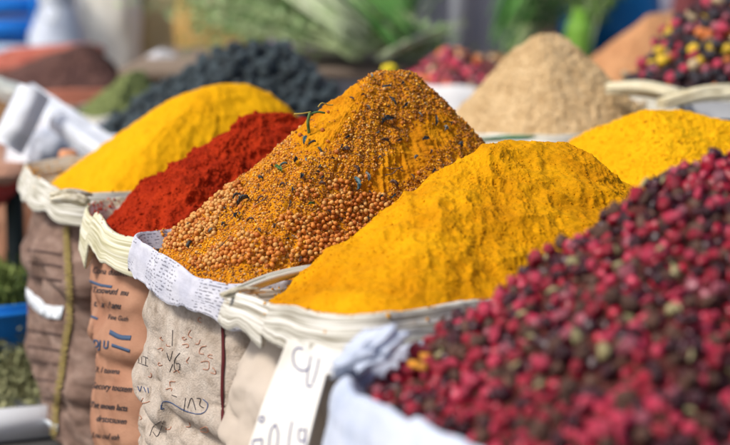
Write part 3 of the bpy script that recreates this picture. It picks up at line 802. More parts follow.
o = merged('dried_berries', XA[rest], rad[rest], bt, bm_, None, hb5, pal=pal[rest]); tag(o, 'heaped dark red dried berries filling the nearest sack', 'berries', kind='stuff')
print('berries', len(XA), vis.sum())
# three orange-yellow berries by the white cloth, and bits of stalk
for (x, y) in ((424, 372), (432, 368), (430, 377)):
    p, n = on_heap('h5', x, y)
    if p is None: continue
    o = link('golden_berry', mesh_np('golden_berry', bt[0][0], bt[0][1], [M['b_gold']]), p + n * RB * 1.7); o.scale = (RB * .9,) * 3
    tag(o, 'orange-yellow berry among the red ones near the bluish cloth rim', 'berry', 'golden berries by the cloth rim')
i = 0
X, NN = sample(P5, N5, 400); vis = seen(X, skip=('h5',)); X, NN = X[vis], NN[vis]
for j in range(min(24, len(X))):
    n = Vector(NN[j]); p = Vector(X[j]) + n * RB * 2.3; a, b, n = frame_from(n, random.uniform(0, 3.1)); L = random.uniform(.004, .009)
    V, F = tube_np(catmull([p - a * L, p + n * .001, p + a * L + b * .002]), .0013, 6, taper=lambda s: .5 + math.sin(s * 3.0))
    o = put('dry_stalk', V, F, M['b_pale'] if j % 2 else M['b_brown'], p)
    tag(o, 'pale dry stalk bit among the red berries' if j % 2 else 'brown dry stalk bit among the red berries', 'stalk', 'stalk bits among the red berries')

# ================================================================== mixed peppercorns, black limes
pt = berry_templ(5, 2, .16, (.85, 1.1))
X, NN = sample(P8, N8, 5000); X = X + NN * .002
RP = .0118
k = dart(X, RP * 1.5); XA = X[k] + NN[k] * RP * .1; perm = RNG.permutation(len(X)); k2 = dart(X[perm], RP * 2.4); XA2 = X[perm][k2] + NN[perm][k2] * RP * 1.1
XA = np.vstack([XA, XA2]); rad = RP * RNG.uniform(.65, 1.15, len(XA))
pm = [M['m_black'], M['b_crim'], M['m_orange'], M['m_yellow'], M['m_cream'], M['b_mauve'], M['b_dark']]
pal = RNG.choice(7, len(XA), p=[.36, .14, .10, .04, .07, .10, .19]); top = np.arange(len(XA)) >= len(k)
vis = seen(XA, skip=('h8', 's8_cuff')); px, py, dep = project(XA)
order = np.argsort(np.where(vis, dep - top * .3, 99))[:min(300, int(vis.sum()))]
sm = np.zeros(len(XA), bool); sm[order] = True
pl = ['black peppercorn in the mixed heap upper right', 'crimson peppercorn in the mixed heap upper right', 'orange peppercorn in the mixed heap upper right', 'round yellow peppercorn in the mixed heap upper right', 'cream coloured peppercorn in the mixed heap upper right', 'mauve peppercorn in the mixed heap upper right', 'dark wine red peppercorn in the mixed heap upper right']
individuals('peppercorn', None, 'peppercorn', 'mixed peppercorns in the upper right sack', XA[sm], rad[sm], pt, pm, pal[sm], labels=pl)
rest = ~sm
o = merged('peppercorns', XA[rest], rad[rest], pt, pm, None, hb8, pal=pal[rest]); tag(o, 'heap of mixed coloured peppercorns filling the upper right sack', 'peppercorns', kind='stuff')
print('pepper', len(XA), vis.sum())
X, NN = sample(P9, N9, 7000); RL = .0125
k = dart(X, RL * 1.6); XA = X[k] + NN[k] * RL * .1; perm = RNG.permutation(len(X)); k2 = dart(X[perm], RL * 3.0); XA = np.vstack([XA, X[perm][k2] + NN[perm][k2] * RL * .9])
rad = RL * RNG.uniform(.75, 1.15, len(XA)); vis = seen(XA, skip=('h9', 's9_cuff'), tol=.04)
pal = np.zeros(len(XA), int); order = np.where(vis)[0][:300]; sm = np.zeros(len(XA), bool); sm[order] = True
individuals('dried_lime', 'wrinkled black dried lime in the dark heap behind the yellow powder', 'dried lime', 'black dried limes in the back row', XA[sm], rad[sm], pt, [M['lime']], pal[sm])
o = merged('dried_limes', XA[~sm], rad[~sm], pt, [M['lime']], [1], hb9); tag(o, 'rest of the heap of black dried limes', 'dried limes', kind='stuff')
print('limes', len(XA), vis.sum())

# far petals: loose pieces on the heap
X, NN = sample(P10, N10, 3000); k = dart(X, .018); X, NN = X[k], NN[k]
merged('loose_petals', X + NN * .004, RNG.uniform(.008, .014, len(X)), pt, [M['b_dark'], M['b_crim'], M['b_brown'], M['m_orange'], M['b_mauve'], M['m_cream']], [.28, .26, .2, .08, .12, .06], hb10, h10, hb10)['kind'] = 'stuff'
# powder spilt on the rims
def spill(key, Lp, hobj, hb, m_, k, rr=.0016, spread=.5):
    bv = BVHS[key + '_cuff']; no = loop_out(Lp); pts, rad = [], []
    for _ in range(k):
        i = RNG.integers(0, len(Lp)); q_ = abs(RNG.normal()) * .006 * spread * 2 - .006
        if vnoise(np.array([[i * .09, .5, k * .1]]), 3)[0] < -.1: continue
        p = Lp[i] + no[i] * q_
        h = bv.ray_cast(Vector((p[0], p[1], p[2] + .08)), Vector((0, 0, -1)), .12)
        if h[0] is None or abs(h[1].z) < .3: continue
        r_ = RNG.gamma(2.2, rr * .3); pts.append(np.array(h[0][:]) + [0, 0, r_ * .3]); rad.append(r_)
    if pts: merged('spilt_crumbs', np.array(pts), np.array(rad).clip(.0004, .003), crumb_t, [m_], [1], hb, hobj, hb)['kind'] = 'stuff'
spill('s1', L1, h1, hb1, M['yellow_powder'], 1500)
spill('s2', L2, h2, hb2, M['crumb_r'], 1500)
spill('s3', L3, h3, hb3, M['crumb_a'], 1800)
spill('s4', L4, h4, hb4, M['gold_powder'], 3500, spread=.8)

# ================================================================== writing on the sacks
def ribbon(key, pts, w, lift=.0009, D=None):
    """pts in photograph pixels, laid on a sack's surface"""
    out = []
    for p in catmull([(x, y, 0) for x, y in pts], 6):
        h = BVHS[key].ray_cast(ORG, ray(p.x, p.y).normalized(), 20)
        if h[0] is None: continue
        n = h[1] if h[1].dot(ray(p.x, p.y)) < 0 else -h[1]
        out.append((h[0], n))
    if len(out) < 2: return None
    V, F = [], []
    for i, (p, n) in enumerate(out):
        t = (out[min(i + 1, len(out) - 1)][0] - out[max(i - 1, 0)][0])
        if t.length < 1e-7: t = Vector((0, 0, 1))
        s = t.normalized().cross(n).normalized() * w * .5
        V += [p + n * lift - s, p + n * lift + s, p + n * (lift - .0006) + s, p + n * (lift - .0006) - s]
    for i in range(len(out) - 1):
        a, b = i * 4, i * 4 + 4
        for k in range(4): F.append([a + k, a + (k + 1) % 4, b + (k + 1) % 4, b + k])
    return np.array([v[:] for v in V]), np.array(F)
def strokes(name, key, lines, w, matl, parent, pworld, label=None, **k):
    if len(lines) > 1:
        for l in lines: strokes(name, key, [l], w, matl, parent, pworld, label, **k)
        return
    parts = [r for r in (ribbon(key, l, w, **k) for l in lines) if r is not None]
    if not parts: return
    V, F = join_parts(parts)
    o = put(name, V, F, matl, pworld, parent, pworld)
    if label: o['label'] = label
    return o
PXM = 1.9 / FPX
# grey felt sack: "V6" in black ink, framed mark, swoosh, rust scribbles
strokes('handwritten_mark', 's3', [[(167, 353), (170, 361), (173, 351)], [(180, 353), (175, 360), (175, 369), (179, 370), (180, 364), (176, 363)], [(170, 372), (173, 364)], [(173, 330), (172.5, 346)],
    [(133, 352), (148, 358)], [(133, 361), (148, 366)], [(135, 353), (136, 361)], [(139, 355), (139, 362)], [(142, 357), (142, 363)], [(146, 358), (146, 365)],
    [(150, 436), (154, 426), (161, 421)], [(153, 432), (158, 436), (164, 420)], [(172, 395), (177, 397)]], .0006, M['ink_black'], b3, base3)
strokes('handwritten_mark', 's3', [[(161, 408), (163, 402), (170, 402), (182, 409), (192, 413), (200, 414), (206, 411), (208, 404), (203, 399)], [(161, 405), (161, 409), (164, 408)],
    [(138, 386), (140, 391), (142, 386)], [(144, 387), (146, 392)], [(148, 388), (149, 393)]], .0008, M['ink_blue'], b3, base3)
strokes('handwritten_mark', 's3', [[(184, 411), (186, 398)], [(188, 408), (192, 398), (196, 410)], [(197, 398), (201, 399), (200, 405), (204, 408)]], .0008, M['ink_black'], b3, base3)
rs = random.Random(4); rl = []
for (cx, cy, s) in ((163, 338, 4), (161, 350, 3), (168, 345, 3), (193, 334, 6), (197, 342, 5), (204, 350, 6), (186, 346, 4), (190, 360, 5), (205, 366, 7), (213, 371, 5), (178, 374, 5),
                    (173, 384, 4), (145, 401, 5), (160, 364, 3), (211, 356, 4), (184, 338, 3), (170, 390, 4), (140, 418, 4), (186, 425, 5), (205, 430, 5), (168, 428, 4), (150, 375, 3), (200, 320, 4)):
    a = rs.uniform(0, 6.28); pts = [(cx + s * math.cos(a), cy + s * .7 * math.sin(a))]
    for j in range(rs.choice((2, 3, 4))):
        a += rs.uniform(.8, 1.8); r_ = s * rs.uniform(.4, 1); pts.append((cx + r_ * math.cos(a), cy + r_ * .8 * math.sin(a)))
    rl.append(pts)
strokes('handwritten_mark', 's3', rl, .0007, M['ink_rust'], b3, base3)

def text_on(key, name, s, px, py, h, ang, matl, parent, pworld, shear=.25, bold=.0, sx=1.0):
    cu = bpy.data.curves.new('t', 'FONT'); cu.body = s; cu.size = 1.0; cu.shear = shear; cu.offset = bold; cu.resolution_u = 3
    ob = bpy.data.objects.new('t', cu); COL.objects.link(ob)
    dg = bpy.context.evaluated_depsgraph_get(); me = bpy.data.meshes.new_from_object(ob.evaluated_get(dg))
    bm = bmesh.new(); bm.from_mesh(me); bmesh.ops.triangulate(bm, faces=bm.faces)
    es = [e for e in bm.edges if e.calc_length() > .12]
    if es: bmesh.ops.subdivide_edges(bm, edges=es, cuts=2); bmesh.ops.triangulate(bm, faces=[f for f in bm.faces if len(f.verts) > 3])
    V = []; good = {}
    for v in bm.verts:
        x, y = v.co.x * sx * h, v.co.y * h
        X_ = px + x * math.cos(ang) + y * math.sin(ang); Y_ = py + x * math.sin(ang) - y * math.cos(ang)
        r = ray(X_, Y_); hh = BVHS[key].ray_cast(ORG, r.normalized(), 20)
        if hh[0] is None: continue
        n = hh[1] if hh[1].dot(r) < 0 else -hh[1]
        good[v.index] = len(V); V.append((hh[0] + n * .0009)[:])
    F = [[good[v.index] for v in f.verts] for f in bm.faces if all(v.index in good for v in f.verts)]
    bm.free(); bpy.data.objects.remove(ob); bpy.data.curves.remove(cu); bpy.data.meshes.remove(me)
    if not F: return
    put(name, np.array(V), np.array(F), matl, pworld, parent, pworld, smooth=False)
B = 's2'
for (s, x, y, h, m_, sh, bd) in (("Cona duulxet", 92, 273, 9, 'ink_black', .3, 0), ("Txsowutd  mu", 92, 292, 8.5, 'ink_black', .3, .01), ("t.  x  ! anu", 94, 306, 9, 'ink_black', .2, .02), ("Fine Guth", 108, 319, 7, 'ink_black', .2, .01),
                                 ("DJ U", 93, 347, 11, 'print_blue', 0, .03), ("m 3. I tuxena", 89, 371, 8, 'ink_black', .3, .01), ("Secory touxem", 92, 388, 9, 'ink_black', .35, .01),
                                 ("Tnt moun lacts", 90, 407, 8.5, 'ink_black', .2, .02), ("drststsuxen", 96, 421, 9, 'ink_black', .35, .01), ("l nu oul uah", 92, 437, 8, 'ink_black', .25, .01)):
    text_on(B, 'printed_lettering', s, x, y, h, math.radians(6), M[m_], b2, base2, shear=sh, bold=bd, sx=.72)
for l, w in (([(90, 281), (100, 285), (112, 287)], .0035), ([(110, 332), (120, 337), (131, 338)], .006), ([(88, 315), (98, 319)], .003), ([(112, 345), (130, 351)], .004)):
    strokes('printed_bar', B, [l], w, M['print_blue'], b2, base2)
# brown sack: yellow stitched cord and strips of white film
cordpath = [(68, 222), (69, 250), (71, 290), (72, 315), (66, 350), (63, 375), (58, 400), (57, 425), (54, 438)]
strokes('stitched_seam', 's1', [cordpath], .004, M['cord'], b1, base1, lift=.003)
pts = []
for yy in np.linspace(228, 436, 60):
    xx = np.interp(yy, [c[1] for c in cordpath], [c[0] for c in cordpath]); pts.append((xx - 3.5, yy)); pts.append((xx + 3.5, yy + 2))
strokes('stitching', 's1', [pts], .0018, M['cord'], b1, base1, lift=.0045)
strokes('white_film_strip', 's1', [[(27, 291), (36, 302), (50, 312), (64, 313)]], .020, M['film'], b1, base1, lift=.004)
strokes('white_film_strip', 's1', [[(40, 414), (52, 424), (60, 428)]], .010, M['film'], b1, base1, lift=.004)
strokes('woven_stripe', 's1', [[(28, y), (45, y + 2), (62, y + 5)] for y in (250, 262, 276, 330, 346, 360, 378, 396)], .0035, mat('stripe_brown', (.10, .06, .05), rough=.8), b1, base1, lift=.0015)
# maroon seam at the corner of the felt sack
strokes('corner_seam', 's3', [[(223, 316), (224, 350), (223, 390), (224, 440)]], .004, M['cord_red'], b3, base3, lift=.002)

# ================================================================== price card in front of the sand sack
c0, c1_, c2_ = at_d(288, 340, 1.655), at_d(343, 352, 1.585), at_d(246, 460, 1.65)
pn = (c1_ - c0).cross(c2_ - c0).normalized()
if pn.dot(ray(300, 400)) > 0: pn = -pn
def on_card(x, y, lift=0):
    r = ray(x, y); t = (c0 + pn * lift - ORG).dot(pn) / r.dot(pn); return ORG + r * t
poly = [(288, 338), (343, 350), (341, 376), (326, 374), (316, 410), (303, 462), (245, 458), (262, 405)]
V = [on_card(x, y)[:] for x, y in poly] + [(on_card(x, y) - pn * .0015)[:] for x, y in poly]
k = len(poly); bm = bmesh.new(); vs = [bm.verts.new(v) for v in V]
bm.faces.new(vs[:k]); bm.faces.new(vs[k:][::-1])
for i in range(k): bm.faces.new([vs[i], vs[i + k], vs[(i + 1) % k + k], vs[(i + 1) % k]])
bmesh.ops.recalc_face_normals(bm, faces=bm.faces)
cb_ = on_card(275, 460)
for v in bm.verts: v.co -= cb_
me = bpy.data.meshes.new('price_card'); bm.to_mesh(me); bm.free(); me.materials.append(M['card'])
card = link('price_card', me, cb_); tag(card, 'white handwritten price card hanging below the thick cream rim of the sand sack', 'price card')
def card_stroke(lines, w):
    parts = []
    for l in lines:
        P = [on_card(p.x, p.y, .0006) for p in catmull([(x, y, 0) for x, y in l], 6)]; V, F = [], []
        for i, p in enumerate(P):
            t = (P[min(i + 1, len(P) - 1)] - P[max(0, i - 1)]).normalized(); s = t.cross(pn) * w * .5; V += [(p - s)[:], (p + s)[:]]
        for i in range(len(P) - 1): F.append([i * 2, i * 2 + 1, i * 2 + 3, i * 2 + 2])
        parts.append((np.array(V), np.array(F)))
    V, F = join_parts(parts); put('handwritten_mark', V, F, M['ink_navy'], cb_, card, cb_)
for grp in ([[(303, 349), (297, 348), (293, 354), (294, 364), (300, 370), (306, 370), (310, 366)]], [[(311, 356), (308, 370), (307, 385), (312, 386)]], [[(319, 358), (316, 372), (312, 384)]],
            [[(261, 416), (264, 418), (262, 422), (259, 420), (261, 416)]], [[(276, 424), (271, 430), (269, 444), (270, 452), (276, 448), (278, 434), (275, 424)]], [[(292, 421), (289, 438), (288, 455)]],
            [[(304, 430), (299, 430), (299, 440), (304, 440), (306, 428), (304, 455)]], [[(252, 452), (253, 441), (258, 440), (262, 440), (260, 454)]]):
    card_stroke(grp, .0016)

# knotted cloth at the left corner of the nearest sack
V, F = ico(4)
V0 = V.copy(); V = V * [.034, .022, .014]; V = V @ np.array(Euler((0, .6, .3)).to_matrix()); V = V * (1 + .45 * fbm(V0, 1.7, 3, 5) + .10 * np.sin(V0[:, 2:3][:, 0] * 14 + 4 * fbm(V0, 2, 2, 8)))[:, None]
kp = at_d(366, 356, 1.48); kn = put('cloth_knot', V + np.array(kp[:]), F, M['cuff_blue'], base5, r5, base5)

# ================================================================== behind: containers, cloths, herbs, post, crates
def bevel_box(name, c, size, matl, rz=0, rx=0, bev=.01, hollow=0, parent=None, pw=(0, 0, 0), label=None, cat=None, group=None, taper=1.0):
    bm = bmesh.new(); bmesh.ops.create_cube(bm, size=1)
    for v in bm.verts:
        f = taper if v.co.z < 0 else 1
        v.co = Vector((v.co.x * size[0] * f, v.co.y * size[1] * f, v.co.z * size[2]))
    if hollow:
        top = [f for f in bm.faces if f.normal.z > .9 or f.calc_center_median().z > size[2] * .49]
        r_ = bmesh.ops.inset_region(bm, faces=top, thickness=hollow); 
        for v in top[0].verts: v.co.z -= size[2] * .7
    bmesh.ops.bevel(bm, geom=bm.edges[:], offset=bev, segments=2, affect='EDGES')
    me = bpy.data.meshes.new(name); bm.to_mesh(me); bm.free(); me.materials.append(matl)
    for p in me.polygons: p.use_smooth = True
    o = link(name, me, Vector(c) - Vector(pw), parent); o.rotation_euler = (rx, 0, rz)
    if label: tag(o, label, cat, group)
    return o
def lathe(name, prof, loc, matl, parent=None, pw=(0, 0, 0), n=40, label=None, cat=None):
    V = []; m = len(prof)
    for r_, z in prof:
        for k in range(n): V.append((r_ * math.cos(2 * math.pi * k / n), r_ * math.sin(2 * math.pi * k / n), z))
    o = link(name, mesh_np(name, np.array(V), grid_faces(m, n), [matl]), Vector(loc) - Vector(pw), parent)
    if label: tag(o, label, cat)
    return o
blue = mat('blue_plastic', (.01, .20, .75), (.03, .28, .85), scale=6, rough=.35)
blue2 = mat('deep_blue_plastic', (.005, .12, .34), rough=.35)
white_pl = mat('white_plastic', (.74, .77, .82), rough=.35)
steel = mat('steel', (.45, .48, .55), (.6, .62, .68), rough=.25, metal=.9, scale=10)
# white tray with herbs, left of the brown sack
def leaf_cloud(center, spread, k, size, shape='heap', seed=1, up=.3):
    rs = np.random.default_rng(seed)
    P = rs.normal(size=(k, 3)) * [.42, .42, .3]; r_ = np.linalg.norm(P, axis=1, keepdims=True); P = P / np.maximum(1, r_)
    P = P * spread + center; P[:, 2] = np.maximum(P[:, 2], center[2] - spread[2] * .2)
    A = rs.normal(size=(k, 3)); A /= np.linalg.norm(A, axis=1, keepdims=True); A[:, 2] += up
    Bv = np.cross(A, rs.normal(size=(k, 3))); Bv /= np.linalg.norm(Bv, axis=1, keepdims=True)
    s = size * rs.uniform(.5, 1.3, (k, 1))
    V = np.stack([P - A * s, P + Bv * s * .35, P + A * s, P - Bv * s * .35], 1)
    return V.reshape(-1, 3), np.arange(4 * k).reshape(-1, 4)
herbm = mat('dry_green_herb', (.17, .18, .08), (.38, .38, .20), scale=20, rough=.8)
tc_ = at_z(-4, 405, GZ + .01)
tray = empty('herb_tray', (tc_.x, tc_.y, GZ), 'white shallow tray on the ground left of the brown sack', 'tray')
bevel_box('tray_base', (tc_.x, tc_.y, GZ + .012), (.30, .42, .018), white_pl, rz=.35, bev=.006, parent=tray, pw=(tc_.x, tc_.y, GZ))
for (dx, dy, sx, sy) in ((0, -.205, .30, .014), (0, .205, .30, .014), (-.146, 0, .014, .42), (.146, 0, .014, .42)):
    a = .35; X_ = tc_.x + dx * math.cos(a) - dy * math.sin(a); Y_ = tc_.y + dx * math.sin(a) + dy * math.cos(a)
    bevel_box('tray_side', (X_, Y_, GZ + .032), (sx, sy, .05), white_pl, rz=a, bev=.004, parent=tray, pw=(tc_.x, tc_.y, GZ))
V, F = leaf_cloud(np.array([tc_.x - .01, tc_.y + .05, GZ + .055]), np.array([.16, .2, .09]), 5000, .010, seed=3)
o = put('dried_herbs', V, F, herbm, (tc_.x, tc_.y, GZ + .03)); tag(o, 'dry grey-green herbs piled in the white tray on the ground', 'herbs', kind='stuff')
# blue bucket with green herbs
bp_ = at_z(-8, 384, GZ)
bk = empty('blue_bucket', (bp_.x, bp_.y, GZ), 'round blue plastic bucket holding green herbs, left of the brown sack', 'bucket')
lathe('bucket_wall', [(0, .0), (.11, 0), (.115, .005), (.145, .155), (.152, .165), (.150, .172), (.140, .17), (.135, .155), (.11, .02), (0, .015)], (bp_.x, bp_.y, GZ), blue, bk, (bp_.x, bp_.y, GZ))
lathe('bucket_rim', [(.150, .150), (.158, .152), (.158, .160), (.150, .162)], (bp_.x, bp_.y, GZ), blue, bk, (bp_.x, bp_.y, GZ))
V, F = leaf_cloud(np.array([bp_.x, bp_.y, GZ + .16]), np.array([.13, .13, .08]), 3500, .011, seed=5)
o = put('green_herbs', V, F, mat('fresh_herb', (.06, .10, .02), (.20, .25, .06), scale=20, rough=.7), (bp_.x, bp_.y, GZ + .1)); tag(o, 'green herbs filling the blue bucket', 'herbs', kind='stuff')
# salmon coloured table corner at far left with red cloth
p = at_d(-10, 150, 3.3)
salmon = mat('salmon_cloth_cover', (.70, .36, .24), (.78, .46, .32), scale=4, rough=.8); redc = mat('red_cloth', (.52, .05, .045), (.62, .1, .08), scale=8, rough=.8)
tb = empty('low_stand', (p.x, 3.4, GZ), 'low stand with salmon top and red cloth edge at the far left', 'stand')
bevel_box('stand_top', (p.x - .12, 3.42, at_d(0, 165, 3.3).z), (.48, .55, .03), salmon, rz=-.15, bev=.01, parent=tb, pw=(p.x, 3.4, GZ))
bevel_box('cloth_skirt', (p.x - .13, 3.40, at_d(0, 184, 3.2).z), (.44, .50, .07), redc, rz=-.15, bev=.012, parent=tb, pw=(p.x, 3.4, GZ))
for sx in (-.32, .06):
    for sy in (3.22, 3.58): bevel_box('leg', (p.x + sx, sy, (GZ - .08) / 2), (.03, .03, abs(GZ) - .08), mat('dark_green_paint', (.03, .045, .04), rough=.6), bev=.004, parent=tb, pw=(p.x, 3.4, GZ))
# crumpled white paper bags on it
def crumple(name, center, size, rot, matl, seed, label, cat, group=None, amp=.18):
    V, F = ico(4); n_ = fbm(V + seed, 1.1, 4, seed); rr = 1 + amp * n_ - .18 * billow(V + seed, 1.6, 3, seed + 2)
    V = np.sign(V) * np.abs(V) ** .8 * rr[:, None] * np.array(size) * .5
    R_ = np.array(Euler(rot).to_matrix()); V = V @ R_.T
    o = put(name, V + np.array(center), F, matl, center); return tag(o, label, cat, group)
wp = mat('white_paper', (.70, .75, .84), (.84, .87, .92), scale=8, rough=.6)
def sheet(center, w, h, ang, tilt, seed, label, curl=.02):
    nx, ny = 26, 40; gx, gy = np.meshgrid(np.linspace(-1, 1, nx), np.linspace(-1, 1, ny))
    Q = np.stack([gx * w / 2, 0 * gx, gy * h / 2], -1)
    nz_ = .5 * fbm(Q + seed, 14, 3, seed) + .8 * (.4 - np.abs(vnoise(Q * 11 + seed, seed + 3)))
    Q[..., 1] = curl * nz_ * .8 + curl * gx * gx
    R_ = np.array((Euler((0, ang, 0)).to_matrix() @ Euler((tilt, 0, .2)).to_matrix()))
    A = Q.reshape(-1, 3) @ R_.T; B_ = (Q + [0, .0025, 0]).reshape(-1, 3) @ R_.T
    V = np.vstack([A, B_]) + np.array(center); F = grid_faces(ny, nx, False); m_ = nx * ny
    rim = list(range(nx)) + [r * nx + nx - 1 for r in range(1, ny)] + [(ny - 1) * nx + c for c in range(nx - 2, -1, -1)] + [r * nx for r in range(ny - 2, 0, -1)]
    rf_ = [[a, b, b + m_, a + m_] for a, b in zip(rim, rim[1:] + rim[:1])]
    o = put('paper_sheet', V, [F, F[:, ::-1] + m_, np.array(rf_)], wp, center); return tag(o, label, 'paper')
sheet(at_d(22, 118, 3.1)[:], .062, .115, .50, -.35, 3, 'bright white folded paper leaning upright at the far left')
sheet(at_d(58, 122, 3.2)[:], .07, .24, -.95, -.6, 9, 'bluish white crumpled paper strip left of the black limes')
sheet(at_d(88, 143, 3.1)[:], .045, .20, -.90, -.6, 13, 'narrow white paper strip pointing at the yellow heap')
sheet(at_d(40, 140, 3.25)[:], .12, .10, .2, -.5, 15, 'wrinkled white paper lying behind the cream rim')
crumple('paper_bag', at_d(52, 150, 3.2)[:], (.10, .08, .08), (0, .2, 0), mat('grey_film', (.42, .46, .55), (.6, .64, .72), rough=.35), 17, 'grey translucent looking plastic bag on the salmon stand', 'plastic bag')
crumple('paper_bag', at_d(22, 96, 3.5)[:], (.17, .08, .05), (0, .35, 0), mat('pale_film', (.52, .56, .52), (.66, .7, .66), rough=.5), 21, 'pale greenish plastic sheet under the dark brown heap', 'plastic sheet')
crumple('small_fruit', at_d(68, 157, 2.98)[:], (.035, .035, .03), (0, 0, 0), mat('orange_skin', (.70, .26, .12), (.8, .4, .2), rough=.5), 25, 'small orange object beside the cream rim of the yellow sack', 'fruit', amp=.05)
crumple('small_pouch', at_d(4, 118, 3.6)[:], (.08, .06, .14), (0, 0, 0), mat('brown_pouch', (.22, .12, .05), (.32, .2, .1), rough=.7), 27, 'small brown pouch behind the upright white bag', 'pouch', amp=.1)
crumple('cloth_bundle', at_d(40, 62, 4.9)[:], (.42, .2, .10), (0, -.12, 0), mat('orange_red_cloth', (.42, .09, .06), (.56, .18, .12), rough=.7), 31, 'orange-red cloth heaped behind the dark brown powder', 'cloth', amp=.12)
crumple('cloth_bundle', at_d(20, 80, 4.5)[:], (.22, .16, .07), (0, -.25, 0), mat('taupe_cloth', (.38, .32, .25), (.5, .42, .34), rough=.8), 33, 'taupe cloth fold left of the dark brown powder', 'cloth', amp=.12)
crumple('flour_bag', at_d(165, 64, 4.8)[:], (.10, .10, .08), (0, .2, 0), mat('dull_white_paper', (.5, .5, .54), (.66, .66, .7), scale=8), 35, 'small white bag below the cream sack in the far left', 'bag')
crumple('flour_sack', (at_d(108, 22, 6.0).x, 6.0, -.02), (.28, .26, .84), (0, 0, 0), mat('cream_linen', (.90, .86, .72), (.93, .91, .84), scale=6, rough=.8), 41, 'tall pale cream linen sack standing in the far left', 'sack', amp=.08)
crumple('flour_sack', (at_d(155, 22, 6.15).x, 6.15, -.04), (.30, .26, .80), (0, 0, .3), mat('tan_linen', (.56, .45, .22), (.68, .56, .32), scale=6, rough=.8), 43, 'tall tan sack right of the pale cream one', 'sack', amp=.08)
crumple('fruit_bag', (at_d(222, 10, 5.8).x, 5.8, -.02), (.34, .26, .82), (0, 0, 0), mat('ochre_bag', (.44, .26, .07), (.60, .40, .14), scale=4, rough=.6), 45, 'large ochre bag behind the black limes', 'bag', amp=.08)
crumple('bread_loaf', at_d(226, 10, 5.5)[:], (.24, .10, .07), (0, .5, 0), mat('pink_bread', (.76, .48, .32), (.84, .6, .44), scale=6, rough=.7), 47, 'slanted pale pink bundle in front of the ochre bag', 'bundle', amp=.08)
crumple('cloth_bundle', (at_d(186, 40, 6.3).x, 6.3, -.05), (.22, .2, .78), (0, 0, 0), mat('lavender_cloth', (.24, .20, .34), (.40, .34, .5), scale=5, rough=.8), 51, 'dusky lavender cloth bundle between the tan sack and the ochre bag', 'cloth', amp=.08)
crumple('cloth_bundle', (at_d(290, 5, 6.2).x, 6.2, .02), (.34, .2, .78), (0, 0, 0), mat('pink_lavender_cloth', (.50, .36, .56), (.62, .48, .68), scale=5, rough=.8), 53, 'pinkish lilac cloth bundle behind the green herbs', 'cloth', amp=.08)
# steel can and blue crates at upper left
p = at_d(58, 30, 5.6)
sc_ = empty('steel_can', (p.x, p.y, GZ), 'pale steel milk can beside the blue crates', 'can')
lathe('can_body', [(0, 0), (.085, 0), (.095, .02), (.095, .50), (.06, .58), (.055, .60), (.075, .66), (.078, .70), (.06, .72), (0, .725)], (p.x, p.y, GZ), mat('pale_metal', (.62, .68, .80), (.74, .80, .90), rough=.3, metal=.1, scale=5), sc_, (p.x, p.y, GZ))
V, F = [], []
pr_ = [(Vector((.028 * math.cos(a), -.10, .58 + .034 * math.sin(a)))) for a in np.linspace(0, 2 * math.pi, 30)]
V, F = tube_np(pr_, .003, 6); put('highlight_ring', V + np.array([p.x - .01, p.y, GZ]), F, mat('bright_ring', (.85, .9, .85), rough=.2, metal=.6), (p.x, p.y, GZ), sc_, (p.x, p.y, GZ))  # bright tube ring modelled after a blurred point highlight on the can
def crate(px, D, z, size, m_, label, rz=0):
    x = at_d(px, 20, D).x; root = empty('plastic_crate', (x, D, z), label, 'crate', 'plastic crates at the upper left')
    w, d, h = size; root.rotation_euler = (0, 0, rz)
    bevel_box('crate_base', (0, 0, .01), (w, d, .02), m_, parent=root, bev=.004)
    for s in (-1, 1):
        for k in range(4):
            zz = h * (k + .5) / 4
            bevel_box('slat', (0, s * d / 2, zz), (w, .012, h / 4 * .7), m_, parent=root, bev=.003)
            bevel_box('slat', (s * w / 2, 0, zz), (.012, d, h / 4 * .7), m_, parent=root, bev=.003)
        for t in (-1, 1): bevel_box('corner_post', (s * w / 2, t * d / 2, h / 2), (.03, .03, h), m_, parent=root, bev=.004)
crate(6, 5.9, GZ, (.34, .3, .24), mat('light_blue_plastic', (.55, .72, .92), rough=.4), 'pale blue crate at the bottom of the stack, upper left')
crate(2, 5.9, GZ + .245, (.30, .3, .22), mat('pale_blue_plastic', (.60, .76, .93), rough=.4), 'pale blue crate in the middle of the stack, upper left', .05)
crate(4, 5.9, GZ + .47, (.28, .3, .30), blue, 'bright blue crate at the top of the stack, upper left')
# grey post
p = at_d(465, 30, 4.85)
post = empty('grey_post', (p.x, p.y, GZ), 'grey square metal post standing behind the far petals', 'post')
bevel_box('shaft', (p.x, p.y, GZ + 1.35), (.088, .088, 2.68), mat('grey_paint', (.42, .45, .52), (.50, .53, .60), scale=5, rough=.5), bev=.012, parent=post, pw=(p.x, p.y, GZ))
bevel_box('foot_plate', (p.x, p.y, GZ + .008), (.2, .2, .015), mat('grey_paint_b', (.14, .15, .19), rough=.5), bev=.003, parent=post, pw=(p.x, p.y, GZ))
